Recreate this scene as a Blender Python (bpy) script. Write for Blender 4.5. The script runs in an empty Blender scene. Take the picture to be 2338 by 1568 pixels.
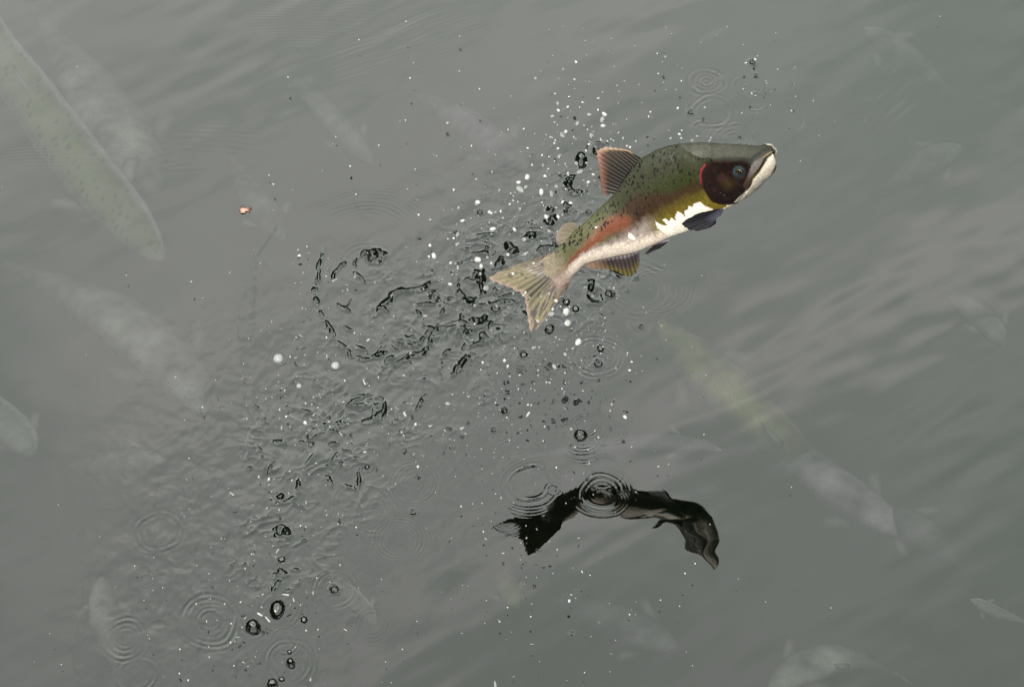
import bpy, math, random
import numpy as np
from mathutils import Vector

random.seed(7)
rng = np.random.default_rng(7)
scene = bpy.context.scene
COL = scene.collection

# ------------------------------------------------------------------ camera
PITCH, DIST, FOC, WPX = math.radians(55), 5.0, 5625.0, 2338.0
cam = bpy.data.cameras.new('camera')
cam.sensor_width = 36.0
cam.lens = 36.0 * FOC / WPX
cam.clip_start, cam.clip_end = 0.05, 1000
cam_ob = bpy.data.objects.new('camera', cam)
COL.objects.link(cam_ob)
cam_ob.location = (0, -math.cos(PITCH) * DIST, math.sin(PITCH) * DIST)
cam_ob.rotation_euler = (math.radians(90) - PITCH, 0, 0)
scene.camera = cam_ob

# ------------------------------------------------------------------ world, sun, exposure
SUN_POS = Vector((-0.42, -0.72, 1.02)).normalized()      # towards the sun: behind the camera, to its left
w = bpy.data.worlds.new('World')
scene.world = w
w.use_nodes = True
nt = w.node_tree
nt.nodes.clear()
N = nt.nodes.new
sky = N('ShaderNodeTexSky')
sky.sky_type = 'NISHITA'
sky.sun_disc = False
sky.sun_elevation = math.asin(SUN_POS.z)
sky.sun_rotation = math.atan2(SUN_POS.x, SUN_POS.y)
sky.air_density, sky.dust_density = 1.0, 3.0
geo = N('ShaderNodeTexCoord')
mapn = N('ShaderNodeCombineXYZ')
for k_, (vec, f_) in enumerate([((.85, .43, -.30), .30), ((-.53, .70, -.49), 1.0), ((0, .574, .82), .8)]):
    dt = N('ShaderNodeVectorMath')
    dt.operation = 'DOT_PRODUCT'
    dt.inputs[1].default_value = [c_ * f_ for c_ in vec]
    nt.links.new(geo.outputs['Generated'], dt.inputs[0])
    nt.links.new(dt.outputs['Value'], mapn.inputs[k_])
nz = N('ShaderNodeTexNoise')
nz.inputs['Scale'].default_value = 7.0
nz.inputs['Detail'].default_value = 2.5
nz.inputs['Roughness'].default_value = 0.5
nz.inputs['Distortion'].default_value = 0.6
rmp = N('ShaderNodeValToRGB')
e = rmp.color_ramp.elements
e[0].position, e[0].color = 0.30, (12.4, 14.7, 12.8, 1)
e[1].position, e[1].color = 0.70, (23.2, 23.1, 22.0, 1)
mx = N('ShaderNodeMix')
mx.data_type = 'RGBA'
mx.inputs['Factor'].default_value = 0.9
bg = N('ShaderNodeBackground')
bg.inputs['Strength'].default_value = 0.1
wo = N('ShaderNodeOutputWorld')
L = nt.links.new
L(mapn.outputs['Vector'], nz.inputs['Vector'])
L(nz.outputs['Fac'], rmp.inputs['Fac'])
L(sky.outputs['Color'], mx.inputs['A'])
L(rmp.outputs['Color'], mx.inputs['B'])
sep = N('ShaderNodeSeparateXYZ')
L(geo.outputs['Generated'], sep.inputs['Vector'])
el = N('ShaderNodeMapRange')                     # haze: brighter low over the hills, dimmer overhead
el.inputs['From Min'].default_value, el.inputs['From Max'].default_value = 0.5, 1.0
el.inputs['To Min'].default_value, el.inputs['To Max'].default_value = 1.62, 0.60
L(sep.outputs['Z'], el.inputs['Value'])
vm = N('ShaderNodeVectorMath')
vm.operation = 'SCALE'
L(mx.outputs['Result'], vm.inputs[0])
L(el.outputs['Result'], vm.inputs['Scale'])
L(vm.outputs['Vector'], bg.inputs['Color'])
L(bg.outputs['Background'], wo.inputs['Surface'])

sl = bpy.data.lights.new('sun', 'SUN')
sl.energy, sl.angle, sl.color = 4.6, math.radians(0.53), (1.0, 0.95, 0.86)
so = bpy.data.objects.new('sun', sl)
COL.objects.link(so)
so.location = (0, 0, 12)
so.rotation_euler = SUN_POS.to_track_quat('Z', 'Y').to_euler()

vs = scene.view_settings
vs.view_transform, vs.look = 'Standard', 'None'
vs.exposure, vs.gamma = 0.0, 1.0
vs.use_curve_mapping = False
cy = scene.cycles
cy.max_bounces, cy.transparent_max_bounces = 10, 12
cy.volume_bounces = 0
cy.caustics_reflective = cy.caustics_refractive = False
cy.sample_clamp_indirect = 6.0
cy.use_denoising = True

# ------------------------------------------------------------------ picture geometry
SP, CP = math.sin(PITCH), math.cos(PITCH)
CAM = np.array([0, -CP * DIST, SP * DIST])
RX, UP, VW = np.array([1., 0, 0]), np.array([0, SP, CP]), np.array([0, CP, -SP])
CU, CV = 1169.0, 784.0
PX = DIST / FOC                                # metres per photo pixel on the water


def ray(u, v):
    u, v = np.asarray(u, float), np.asarray(v, float)
    return VW + ((u - CU) / FOC)[..., None] * RX + ((CV - v) / FOC)[..., None] * UP


def at(u, v, h=0.0):
    """world point at height h that the measured photo point (u, v) stands for"""
    d = ray(u, v)
    t = (h - CAM[2]) / d[..., 2]
    return CAM + d * t[..., None]


def on_plane(u, v, p0, n):
    d = ray(u, v)
    t = ((p0 - CAM) @ n) / (d @ n)
    return CAM + d * t


def proj(P):
    P = np.asarray(P, float)
    d = P - CAM
    z = d @ VW
    return CU + FOC * (d @ RX) / z, CV - FOC * (d @ UP) / z


def smooth(a, b, x):
    t = np.clip((x - a) / (b - a), 0, 1)
    return t * t * (3 - 2 * t)


def vnoise(x, y, scale, seed):
    """smooth gradient noise, about -1..1, feature size = scale"""
    A = np.random.default_rng(seed).uniform(0, 2 * np.pi, (128, 128))
    Gx, Gy = np.cos(A).astype(np.float32), np.sin(A).astype(np.float32)
    X = (np.asarray(x) * .86 - np.asarray(y) * .51) / (scale * 1.35) + 17.3
    Y = (np.asarray(x) * .51 + np.asarray(y) * .86) / (scale * 1.35) + 5.7
    xf, yf = np.floor(X), np.floor(Y)
    fx, fy = (X - xf).astype(np.float32), (Y - yf).astype(np.float32)
    i0, j0 = xf.astype(np.int32) & 127, yf.astype(np.int32) & 127
    i1, j1 = (i0 + 1) & 127, (j0 + 1) & 127
    sx, sy = fx**3 * (fx * (fx * 6 - 15) + 10), fy**3 * (fy * (fy * 6 - 15) + 10)
    a = Gx[i0, j0] * fx + Gy[i0, j0] * fy
    b = Gx[i1, j0] * (fx - 1) + Gy[i1, j0] * fy
    c = Gx[i0, j1] * fx + Gy[i0, j1] * (fy - 1)
    d = Gx[i1, j1] * (fx - 1) + Gy[i1, j1] * (fy - 1)
    return 1.55 * ((a * (1 - sx) + b * sx) * (1 - sy) + (c * (1 - sx) + d * sx) * sy)


def seg_dist(px, py, pts):
    """distance to a polyline and position along it (0..1)"""
    best = np.full(px.shape, 1e9)
    along = np.zeros(px.shape)
    n = len(pts) - 1
    for i in range(n):
        (ax, ay), (bx, by) = pts[i], pts[i + 1]
        dx, dy = bx - ax, by - ay
        t = np.clip(((px - ax) * dx + (py - ay) * dy) / (dx * dx + dy * dy + 1e-12), 0, 1)
        d = np.hypot(px - ax - t * dx, py - ay - t * dy)
        m = d < best
        best = np.where(m, d, best)
        along = np.where(m, (i + t) / n, along)
    return best, along


def inside(px, py, poly):
    r = np.zeros(px.shape, bool)
    n = len(poly)
    for i in range(n):
        (ax, ay), (bx, by) = poly[i], poly[(i + 1) % n]
        c = (ay > py) != (by > py)
        with np.errstate(divide='ignore', invalid='ignore'):
            xx = (bx - ax) * (py - ay) / (by - ay + 1e-12) + ax
        r ^= c & (px < xx)
    return r


def poly_sd(px, py, poly):
    """signed distance, positive inside"""
    d, _ = seg_dist(px, py, list(poly) + [poly[0]])
    return np.where(inside(px, py, poly), d, -d)


# ------------------------------------------------------------------ mesh and object helpers
def mesh_np(name, verts, faces, smooth_=True):
    me = bpy.data.meshes.new(name)
    verts = np.ascontiguousarray(verts, np.float32)
    faces = np.ascontiguousarray(faces, np.int32)
    k = faces.shape[1]
    me.vertices.add(len(verts))
    me.vertices.foreach_set('co', verts.ravel())
    me.loops.add(faces.size)
    me.loops.foreach_set('vertex_index', faces.ravel())
    me.polygons.add(len(faces))
    me.polygons.foreach_set('loop_start', np.arange(0, faces.size, k, dtype=np.int32))
    me.polygons.foreach_set('loop_total', np.full(len(faces), k, np.int32))
    me.update(calc_edges=True)
    me.validate()
    if smooth_:
        me.polygons.foreach_set('use_smooth', np.ones(len(me.polygons), bool))
    return me


def grid_faces(nu, nv, wrap=False):
    i = np.arange(nu - 1)[:, None]
    j = np.arange(nv if wrap else nv - 1)[None, :]
    j2 = (j + 1) % nv
    a, b = i * nv + j, (i + 1) * nv + j
    c, d = (i + 1) * nv + j2, i * nv + j2
    return np.stack([a, b, c, d], -1).reshape(-1, 4)


def set_col(me, rgb, name='tint'):
    at_ = me.color_attributes.new(name, 'FLOAT_COLOR', 'POINT')
    c = np.ones((len(rgb), 4), np.float32)
    c[:, :3] = rgb
    at_.data.foreach_set('color', c.ravel())


def obj(name, me, mat=None, parent=None, loc=None):
    o = bpy.data.objects.new(name, me)
    COL.objects.link(o)
    if mat and me is not None and not me.materials:
        me.materials.append(mat)
    if parent is not None:
        o.parent = parent
        o.matrix_parent_inverse.identity()
        o.location = -parent.location
    if loc is not None:
        o.location = loc
    return o


def thing(name, label, cat, loc, group=None):
    o = bpy.data.objects.new(name, None)
    COL.objects.link(o)
    o.location = loc
    o.empty_display_size = 0.02
    o['label'], o['category'] = label, cat
    if group:
        o['group'] = group
    return o


def tag(o, label, cat, group=None):
    o['label'], o['category'] = label, cat
    if group:
        o['group'] = group
    return o


def new_mat(name):
    m = bpy.data.materials.new(name)
    m.use_nodes = True
    m.node_tree.nodes.clear()
    return m, m.node_tree.nodes.new, m.node_tree.links.new


# ------------------------------------------------------------------ materials
def water_material(rough=0.0):
    m, N, L = new_mat('water_surface')
    fr = N('ShaderNodeFresnel')
    fr.inputs['IOR'].default_value = 1.95
    gl = N('ShaderNodeBsdfGlossy')
    gl.inputs['Roughness'].default_value = rough
    gl.inputs['Color'].default_value = (1, 1, 1, 1)
    tr = N('ShaderNodeBsdfTransparent')
    tr.inputs['Color'].default_value = (0.96, 0.98, 0.95, 1)
    mix = N('ShaderNodeMixShader')
    out = N('ShaderNodeOutputMaterial')
    L(fr.outputs[0], mix.inputs[0])
    L(tr.outputs[0], mix.inputs[1])
    L(gl.outputs[0], mix.inputs[2])
    L(mix.outputs[0], out.inputs['Surface'])
    return m


def attr_material(name, rough, coat=0.0, bump=0.0, bscale=900, transl=0.0, spec=0.5, alpha=1.0, wet=0.0):
    m, N, L = new_mat(name)
    a = N('ShaderNodeAttribute')
    a.attribute_name = 'tint'
    tc = N('ShaderNodeTexCoord')
    n1 = N('ShaderNodeTexNoise')
    n1.inputs['Scale'].default_value = 260
    n1.inputs['Detail'].default_value = 3
    mul = N('ShaderNodeMix')
    mul.data_type, mul.blend_type = 'RGBA', 'MULTIPLY'
    mul.inputs['Factor'].default_value = 0.38
    cr = N('ShaderNodeValToRGB')
    cr.color_ramp.elements[0].color = (0.40, 0.40, 0.40, 1)
    cr.color_ramp.elements[0].position = 0.3
    cr.color_ramp.elements[1].color = (1.3, 1.3, 1.3, 1)
    cr.color_ramp.elements[1].position = 0.7
    p = N('ShaderNodeBsdfPrincipled')
    p.inputs['Roughness'].default_value = rough
    p.inputs['Specular IOR Level'].default_value = spec
    p.inputs['Coat Weight'].default_value = coat
    if wet:                                       # patches of clinging water film
        wn = N('ShaderNodeTexNoise')
        wn.inputs['Scale'].default_value = 95
        wn.inputs['Detail'].default_value = 2
        wr = N('ShaderNodeMapRange')
        wr.inputs['From Min'].default_value, wr.inputs['From Max'].default_value = 0.52, 0.64
        wr.inputs['To Min'].default_value, wr.inputs['To Max'].default_value = coat, wet
        L(tc.outputs['Object'], wn.inputs['Vector'])
        L(wn.outputs['Fac'], wr.inputs['Value'])
        L(wr.outputs['Result'], p.inputs['Coat Weight'])
    p.inputs['Coat Roughness'].default_value = 0.10
    p.inputs['Alpha'].default_value = alpha
    out = N('ShaderNodeOutputMaterial')
    L(tc.outputs['Object'], n1.inputs['Vector'])
    L(n1.outputs['Fac'], cr.inputs['Fac'])
    L(a.outputs['Color'], mul.inputs['A'])
    L(cr.outputs['Color'], mul.inputs['B'])
    L(mul.outputs['Result'], p.inputs['Base Color'])
    if bump > 0:
        vo = N('ShaderNodeTexVoronoi')
        vo.inputs['Scale'].default_value = bscale
        b = N('ShaderNodeBump')
        b.inputs['Strength'].default_value = bump
        b.inputs['Distance'].default_value = 0.0006
        L(tc.outputs['Object'], vo.inputs['Vector'])
        L(vo.outputs['Distance'], b.inputs['Height'])
        L(b.outputs['Normal'], p.inputs['Normal'])
    if transl > 0:
        t = N('ShaderNodeBsdfTranslucent')
        L(mul.outputs['Result'], t.inputs['Color'])
        ms = N('ShaderNodeMixShader')
        ms.inputs[0].default_value = transl
        L(p.outputs[0], ms.inputs[1])
        L(t.outputs[0], ms.inputs[2])
        L(ms.outputs[0], out.inputs['Surface'])
    else:
        L(p.outputs[0], out.inputs['Surface'])
    return m


def plain_material(name, col, rough, transmission=0.0, ior=1.33, coat=0.0, spec=0.5):
    m, N, L = new_mat(name)
    p = N('ShaderNodeBsdfPrincipled')
    tc = N('ShaderNodeTexCoord')
    n1 = N('ShaderNodeTexNoise')
    n1.inputs['Scale'].default_value = 90
    hsv = N('ShaderNodeMix')
    hsv.data_type = 'RGBA'
    hsv.inputs['A'].default_value = (*[c * 0.88 for c in col], 1)
    hsv.inputs['B'].default_value = (*[min(1, c * 1.08) for c in col], 1)
    L(tc.outputs['Object'], n1.inputs['Vector'])
    L(n1.outputs['Fac'], hsv.inputs['Factor'])
    L(hsv.outputs['Result'], p.inputs['Base Color'])
    p.inputs['Roughness'].default_value = rough
    p.inputs['Transmission Weight'].default_value = transmission
    p.inputs['IOR'].default_value = ior
    p.inputs['Coat Weight'].default_value = coat
    p.inputs['Specular IOR Level'].default_value = spec
    out = N('ShaderNodeOutputMaterial')
    L(p.outputs[0], out.inputs['Surface'])
    return m


M_WATER = water_material()
M_DOME = water_material(0.05)
M_BODY = attr_material('salmon_skin', 0.45, coat=0.06, bump=0.6, bscale=420, spec=.10, wet=.55)
M_FIN = attr_material('salmon_fin', 0.45, coat=0.05, transl=0.12, spec=.25)
M_DARK = attr_material('salmon_dark_fin', 0.55, coat=0.0, spec=.10)
M_TAIL = attr_material('salmon_tail', 0.4, coat=0.2, transl=0.30)
M_GHOST = attr_material('swimming_salmon_skin', 0.6, spec=0.0)
M_DROP = plain_material('water_drop', (1.0, 1.0, 1.0), 0.08, transmission=0.50, ior=1.33)
M_CLEAR = plain_material('clear_water_drop', (1.0, 1.0, 1.0), 0.07, transmission=0.78, ior=1.33)
M_FOAM = plain_material('white_bubble', (0.70, 0.71, 0.72), 0.12, transmission=0.6, coat=0.5)
M_BLACK = plain_material('eye_black', (0.008, 0.007, 0.006), 0.08, coat=1.0)
M_IRIS = plain_material('eye_gold', (0.38, 0.20, 0.02), 0.25, coat=0.6)
M_SOCKET = plain_material('eye_rim', (0.022, 0.034, 0.042), 0.22, coat=0.8)
M_LEAF = plain_material('red_leaf', (0.58, 0.33, 0.265), 0.5)
M_BED = plain_material('mud', (0.02, 0.022, 0.015), 0.9, spec=0.0)
M_HILL = plain_material('dark_forest', (0.012, 0.020, 0.009), 0.95, spec=0.0)

# ------------------------------------------------------------------ water surface: a real height field
def axis_steps(lo, hi, f):
    out, x = [lo], lo
    while x < hi:
        x += f(x)
        out.append(x)
    return np.array(out)


X_L, X_R = float(at(-60, 20)[0]), float(at(2400, 20)[0])
Y_B, Y_T = float(at(1169, 1600)[1]), float(at(1169, -40)[1])
gx = axis_steps(X_L, X_R, lambda x: 0.00150 if -0.70 < x < 0.46 else 0.0029)
gy = axis_steps(Y_B, Y_T, lambda y: 0.00165 if -0.75 < y < 0.45 else 0.0022)
GX, GY = np.meshgrid(gx, gy, indexing='ij')
GU, GV = proj(np.stack([GX, GY, np.zeros_like(GX)], -1))
Hf = np.zeros_like(GX)


def blob(u, v, su, sv=None, rot=0.0):
    sv = sv or su
    c, s = math.cos(rot), math.sin(rot)
    a, b = GU - u, GV - v
    return np.exp(-((a * c + b * s) / su) ** 2 - ((-a * s + b * c) / sv) ** 2)


def window(u0, v0, u1, v1):
    a, b = at(u0, v1), at(u1, v0)
    xs = [float(at(q, r)[0]) for q in (u0, u1) for r in (v0, v1)]
    i0, i1 = np.searchsorted(gx, [min(xs), max(xs)])
    j0, j1 = np.searchsorted(gy, [a[1], b[1]])
    return slice(max(i0 - 1, 0), i1 + 1), slice(max(j0 - 1, 0), j1 + 1)


def ring(u, v, r, lam, slope, w=None, arc=None):
    """ring wave: radius r, wavelength lam, packet width w in photo pixels; arc = (centre angle, half width) in degrees"""
    global Hf
    w = w or lam * 1.3
    R = r + 3 * w
    sl_ = window(u - R * 1.1, v - R * 1.1, u + R * 1.1, v + R * 1.1)
    c = at(u, v)
    x, y = GX[sl_] - c[0], GY[sl_] - c[1]
    rr = np.hypot(x, y) / PX
    an = np.arctan2(y, x)
    rr = rr * (1 + 0.03 * np.sin(2 * an + u) + 0.02 * np.sin(3 * an + v)) + .35 * lam * vnoise(GX[sl_], GY[sl_], .035, int(u + v))
    A = slope * lam * PX / (2 * math.pi)
    h = A * np.cos(2 * math.pi * (rr - r) / lam) * np.exp(-((rr - r) / w) ** 2)
    h *= np.clip(.9 + .9 * vnoise(GX[sl_], GY[sl_], .03, int(u * 3 + v)), .1, 1.5) * (0.75 + 0.35 * np.sin(an * 2 + u * 1.7 + v)) * (1.5 if slope < .15 else 1.0)
    if arc:
        da = (np.degrees(an) - arc[0] + 180) % 360 - 180
        h *= np.exp(-(da / arc[1]) ** 2)
    Hf[sl_] += h


def crest(pts, width, slope, rough=0.8, seed=0):
    """a short steep wavelet that follows a traced line; width in photo pixels"""
    global Hf
    us, vs_ = [p[0] for p in pts], [p[1] for p in pts]
    m = width * 5 + 8
    sl_ = window(min(us) - m, min(vs_) - m, max(us) + m, max(vs_) + m)
    P = [tuple(at(a, b)[:2]) for a, b in pts]
    x, y = GX[sl_], GY[sl_]
    xw = x + 0.0020 * vnoise(x, y, 0.009, 11 + seed) + 0.004 * vnoise(x, y, 0.022, 12 + seed)
    yw = y + 0.0020 * vnoise(x, y, 0.009, 13 + seed) + 0.004 * vnoise(x, y, 0.022, 14 + seed)
    d, t = seg_dist(xw, yw, P)
    s = width * PX * (0.7 + 0.6 * np.sin(math.pi * np.clip(t, 0, 1)))
    g = np.exp(-(d / s) ** 2)
    amp = slope * width * PX * 1.16
    mod = np.clip(0.75 + rough * vnoise(x, y, 0.016, 31 + seed) + 0.5 * rough * vnoise(x, y, 0.006, 33 + seed), 0.0, 1.6)
    fade = smooth(0, 0.07, t) * smooth(0, 0.07, 1 - t)
    Hf[sl_] += amp * g * mod * (0.25 + 0.75 * fade)


# slow swell over the whole pool: gives the reflections their wavering outline
Hf += 0.00034 * vnoise(GX, GY * 1.2, 0.085, 1) + 0.00004 * vnoise(GX, GY, 0.036, 2) + 0.0013 * vnoise(GX, GY, 0.30, 3)
Hf += 0.00030 * vnoise(GX, GY, 0.040, 21) * blob(1610, 1230, 110, 110)
# long faint streaks that cross the calm part
a = 0.55
Hf += 0.00022 * vnoise(GX * math.cos(a) + GY * math.sin(a), (GY * math.cos(a) - GX * math.sin(a)) * 4, 0.13, 5)
# wave trains in the upper left
for (u, v, su, sv, ang, lam, sp) in [(720, 40, 120, 50, 90, 11, .055), (900, 150, 130, 70, 115, 13, .05), (150, 345, 210, 45, 92, 10, .075),
                                     (1000, 60, 90, 40, 120, 12, .045), (380, 350, 200, 60, 86, 17, .04), (2060, 240, 60, 90, 140, 24, .03),
                                     (1020, 450, 70, 50, 60, 8, .07), (470, 1000, 60, 90, 20, 9, .05), (550, 690, 25, 120, 3, 8, .09),
                                     (1180, 500, 60, 40, 40, 9, .08)]:
    c, s = math.cos(math.radians(ang)), math.sin(math.radians(ang))
    ph = (GX * c + GY * s + 0.012 * vnoise(GX, GY, 0.12, int(u))) / (lam * PX) * 2 * math.pi
    Hf += .7 * sp * lam * PX / (2 * math.pi) * np.sin(ph) * blob(u, v, su, sv) * np.clip(.6 + 1.1 * vnoise(GX, GY, .07, int(v)), 0, 1.4)

# the churned track the fish left
churn = (1.35 * blob(1180, 640, 170, 130, -0.5) + 0.95 * blob(980, 740, 170, 110) + 0.75 * blob(850, 900, 190, 110, -0.3)
         + 0.6 * blob(700, 1060, 170, 130) + 0.45 * blob(620, 1260, 130, 130) + 0.4 * blob(1310, 560, 90, 120, 0.5))
churn = np.clip(churn, 0, 1.35)
soft = np.clip(0.9 * blob(520, 1200, 260, 300) + 0.6 * blob(420, 1420, 220, 170) + 0.8 * blob(800, 900, 330, 280) + .5 * blob(1150, 500, 200, 200), 0, 1)
wx = GX + 0.010 * vnoise(GX, GY, 0.05, 41)
wy = GY + 0.010 * vnoise(GX, GY, 0.05, 42)
Hf += soft * (0.00040 * vnoise(wx, wy, 0.020, 43) + 0.00022 * vnoise(wx, wy, 0.010, 44) + 0.0006 * vnoise(wx, wy, 0.05, 45))
rid = lambda s, k: np.clip(1 - np.abs(vnoise(wx, wy, s, k)) * 2.6, 0, 1) ** 2
patch = np.clip(vnoise(GX, GY, 0.05, 46) * 1.6 + 0.1, 0, 1)
Hf += churn * patch * (0.0030 * rid(0.034, 47) + 0.0019 * rid(0.018, 48))
Hf += churn * (0.0009 * vnoise(wx, wy, 0.022, 49) + 0.00032 * vnoise(wx, wy, 0.009, 50))

Z4 = lambda L_: [(654.6 + x * .298, 374 + y * .298) for x, y in L_]
Z5 = lambda L_: [(467.6 + x * .328, 795 + y * .328) for x, y in L_]
Z6 = lambda L_: [(187 + x * .32, 1075.5 + y * .32) for x, y in L_]
Z2 = lambda L_: [(1075.5 + x * .3101, 308.6 + y * .3101) for x, y in L_]
crests = [
    (Z4([(278, 655), (262, 740), (240, 830), (222, 930), (225, 1040), (262, 1120), (285, 1200)]), 3.4, .62),
    (Z4([(285, 1200), (330, 1260), (370, 1330), (430, 1400), (500, 1470), (570, 1505)]), 3.4, .60),
    (Z4([(560, 1505), (640, 1490), (720, 1460), (775, 1450)]), 4.2, .75),
    (Z4([(560, 710), (520, 760), (530, 830), (560, 880), (600, 915)]), 2.8, .52),
    (Z4([(345, 890), (360, 830), (410, 790), (460, 760)]), 3.2, .55),
    (Z4([(700, 1140), (730, 1110), (770, 1050), (820, 1000), (880, 975), (960, 975), (1040, 955), (1110, 900)]), 5.0, .62),
    (Z4([(720, 1060), (740, 1120), (780, 1140)]), 3.4, .5),
    (Z4([(390, 1070), (440, 1110), (480, 1140)]), 3.4, .5), (Z4([(440, 1245), (495, 1280)]), 3.4, .55),
    (Z4([(515, 1380), (560, 1400), (610, 1430)]), 3.0, .5),
    (Z4([(890, 1505), (940, 1470), (1000, 1465), (1060, 1430), (1100, 1380), (1130, 1310), (1150, 1260), (1290, 1250)]), 4.2, .62),
    (Z4([(950, 1390), (1020, 1360), (1080, 1310), (1110, 1270), (1060, 1240), (1020, 1180), (990, 1130)]), 3.4, .55),
    (Z4([(1150, 1250), (1170, 1180), (1210, 1110), (1190, 1060)]), 3.2, .5),
    (Z4([(1300, 910), (1320, 980), (1370, 1030), (1430, 1060), (1500, 1000), (1480, 900)]), 3.6, .6),
    (Z4([(1370, 1030), (1400, 1060), (1440, 1050)]), 6, .7),
    (Z4([(1340, 1150), (1340, 1250), (1370, 1300), (1430, 1280)]), 4.6, .65),
    (Z4([(1400, 1190), (1480, 1220), (1560, 1220)]), 5.0, .7),
    (Z4([(1420, 1110), (1540, 1085), (1640, 1055), (1740, 1065)]), 3.0, .5),
    (Z4([(1370, 870), (1420, 910), (1480, 920)]), 4.0, .6), (Z4([(1460, 900), (1490, 850), (1500, 900)]), 6.0, .75),
    (Z4([(1590, 790), (1650, 790), (1640, 720)]), 5.0, .7), (Z4([(1690, 620), (1720, 680), (1760, 640)]), 6.0, .75),
    (Z4([(1470, 690), (1540, 690)]), 4.0, .6), (Z4([(1460, 600), (1520, 620), (1545, 650)]), 2.6, .45),
    (Z4([(1340, 1430), (1380, 1370), (1390, 1310)]), 3.0, .5), (Z4([(1180, 1500), (1220, 1440), (1290, 1410)]), 2.8, .5),
    (Z4([(810, 1560), (870, 1530)]), 3.0, .5), (Z4([(1000, 1080), (1080, 1080), (1140, 1075)]), 3, .5),
    (Z4([(1600, 930), (1600, 1030)]), 3, .5), (Z4([(1790, 1100), (1820, 1160)]), 4, .6),
    (Z4([(600, 700), (640, 690), (700, 680), (730, 700), (700, 740), (640, 750)]), 5.5, .95),
    (Z4([(560, 710), (600, 680), (620, 730)]), 3.0, .6),
    (Z5([(1300, 130), (1370, 85), (1450, 50), (1540, 20)]), 3.8, .6), (Z5([(1720, 195), (1760, 140), (1810, 90), (1830, 50)]), 4.4, .65),
    (Z5([(1460, 430), (1500, 370), (1550, 310)]), 3.2, .55),
    (Z5([(930, 480), (985, 410), (1040, 370), (1130, 330), (1220, 345), (1260, 390)]), 2.2, .42),
    (Z5([(1260, 390), (1240, 450), (1180, 495), (1080, 520)]), 3.8, .65), (Z5([(900, 525), (950, 530), (1050, 510)]), 3.4, .6),
    (Z5([(700, 670), (760, 620), (800, 580), (880, 580), (960, 580), (1010, 630)]), 2.4, .45),
    (Z5([(475, 655), (530, 650), (570, 670)]), 4.6, .65), (Z5([(870, 665), (930, 660)]), 3.6, .6),
    (Z5([(680, 720), (680, 660), (650, 655)]), 2.8, .5), (Z5([(720, 670), (760, 660)]), 3.6, .6),
    (Z5([(850, 890), (850, 830), (900, 770), (930, 720), (1010, 720), (1040, 760)]), 2.5, .45),
    (Z5([(850, 880), (890, 960)]), 3.4, .55), (Z5([(930, 940), (990, 970), (1060, 980)]), 3.0, .5),
    (Z5([(1080, 830), (1080, 920), (1070, 960)]), 3.2, .55), (Z5([(920, 800), (950, 806)]), 3.4, .5),
    (Z5([(490, 1070), (560, 1075), (620, 1040), (655, 960), (640, 910)]), 3.6, .6),
    (Z5([(560, 1140), (610, 1090), (680, 1110), (720, 1140)]), 2.0, .4), (Z5([(445, 890), (455, 830), (490, 770)]), 2.4, .45),
    (Z5([(380, 680), (380, 740), (400, 760)]), 2.6, .45), (Z5([(1660, 90), (1620, 160), (1650, 220)]), 2.4, .4),
    (Z5([(2080, 310), (2135, 300)]), 3.0, .5), (Z5([(1640, 90), (1700, 25), (1760, 10), (1830, 60)]), 2.2, .4),
    (Z5([(440, 530), (380, 440), (330, 400)]), 2.4, .4), (Z5([(590, 460), (570, 380)]), 2.6, .45),
    (Z5([(300, 830), (340, 825)]), 3.4, .5), (Z5([(500, 1030), (540, 1030)]), 4.4, .6),
    (Z6([(1200, 500), (1230, 550), (1240, 580)]), 2.4, .42), (Z6([(1100, 665), (1180, 660)]), 2.0, .4),
    (Z6([(1180, 810), (1190, 770), (1250, 765), (1280, 800), (1240, 840), (1190, 820)]), 2.2, .42),
    (Z6([(1340, 800), (1370, 850), (1400, 790), (1440, 800), (1450, 850), (1500, 860)]), 3.0, .5),
    (Z6([(1440, 720), (1500, 690), (1560, 700)]), 2.4, .42), (Z6([(1500, 530), (1600, 480)]), 2.0, .4),
    (Z6([(1370, 540), (1470, 520)]), 2.2, .4), (Z6([(1470, 860), (1560, 770)]), 2.8, .48),
    (Z6([(1340, 730), (1390, 760), (1440, 740), (1420, 700)]), 4.6, .7), (Z6([(1380, 420), (1430, 400), (1460, 440), (1420, 470), (1370, 450)]), 4.6, .65),
    (Z2([(760, 300), (710, 350), (740, 420), (820, 430)]), 5.0, .65), (Z2([(560, 550), (610, 560)]), 5.0, .75),
    (Z2([(540, 650), (600, 620), (560, 680)]), 5.5, .8), (Z2([(680, 510), (720, 540), (700, 580)]), 5.0, .7),
    (Z2([(380, 770), (440, 745), (480, 760)]), 5.4, .75), (Z2([(250, 800), (300, 850), (330, 880)]), 6.0, .75),
    (Z2([(180, 960), (240, 930)]), 5.4, .75), (Z2([(30, 1010), (70, 1060), (60, 1100)]), 6.4, .8),
    (Z2([(240, 1230), (320, 1240)]), 3.6, .6), (Z2([(1010, 1010), (1060, 1030), (1120, 1050)]), 4.0, .6),
    (Z2([(610, 790), (620, 850)]), 4.0, .6), (Z2([(20, 1360), (80, 1380), (100, 1330)]), 5.0, .7),
    (Z2([(1200, 1060), (1240, 1050)]), 2.6, .5), (Z2([(1140, 1145), (1180, 1140)]), 2.6, .5),
    (Z2([(840, 1090), (890, 1085), (880, 1150)]), 5.0, .75),
]
for k, (pts, wd, sp) in enumerate(crests):
    crest(pts, wd * 1.15, sp * 1.5, rough=.8, seed=k * 7)
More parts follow.
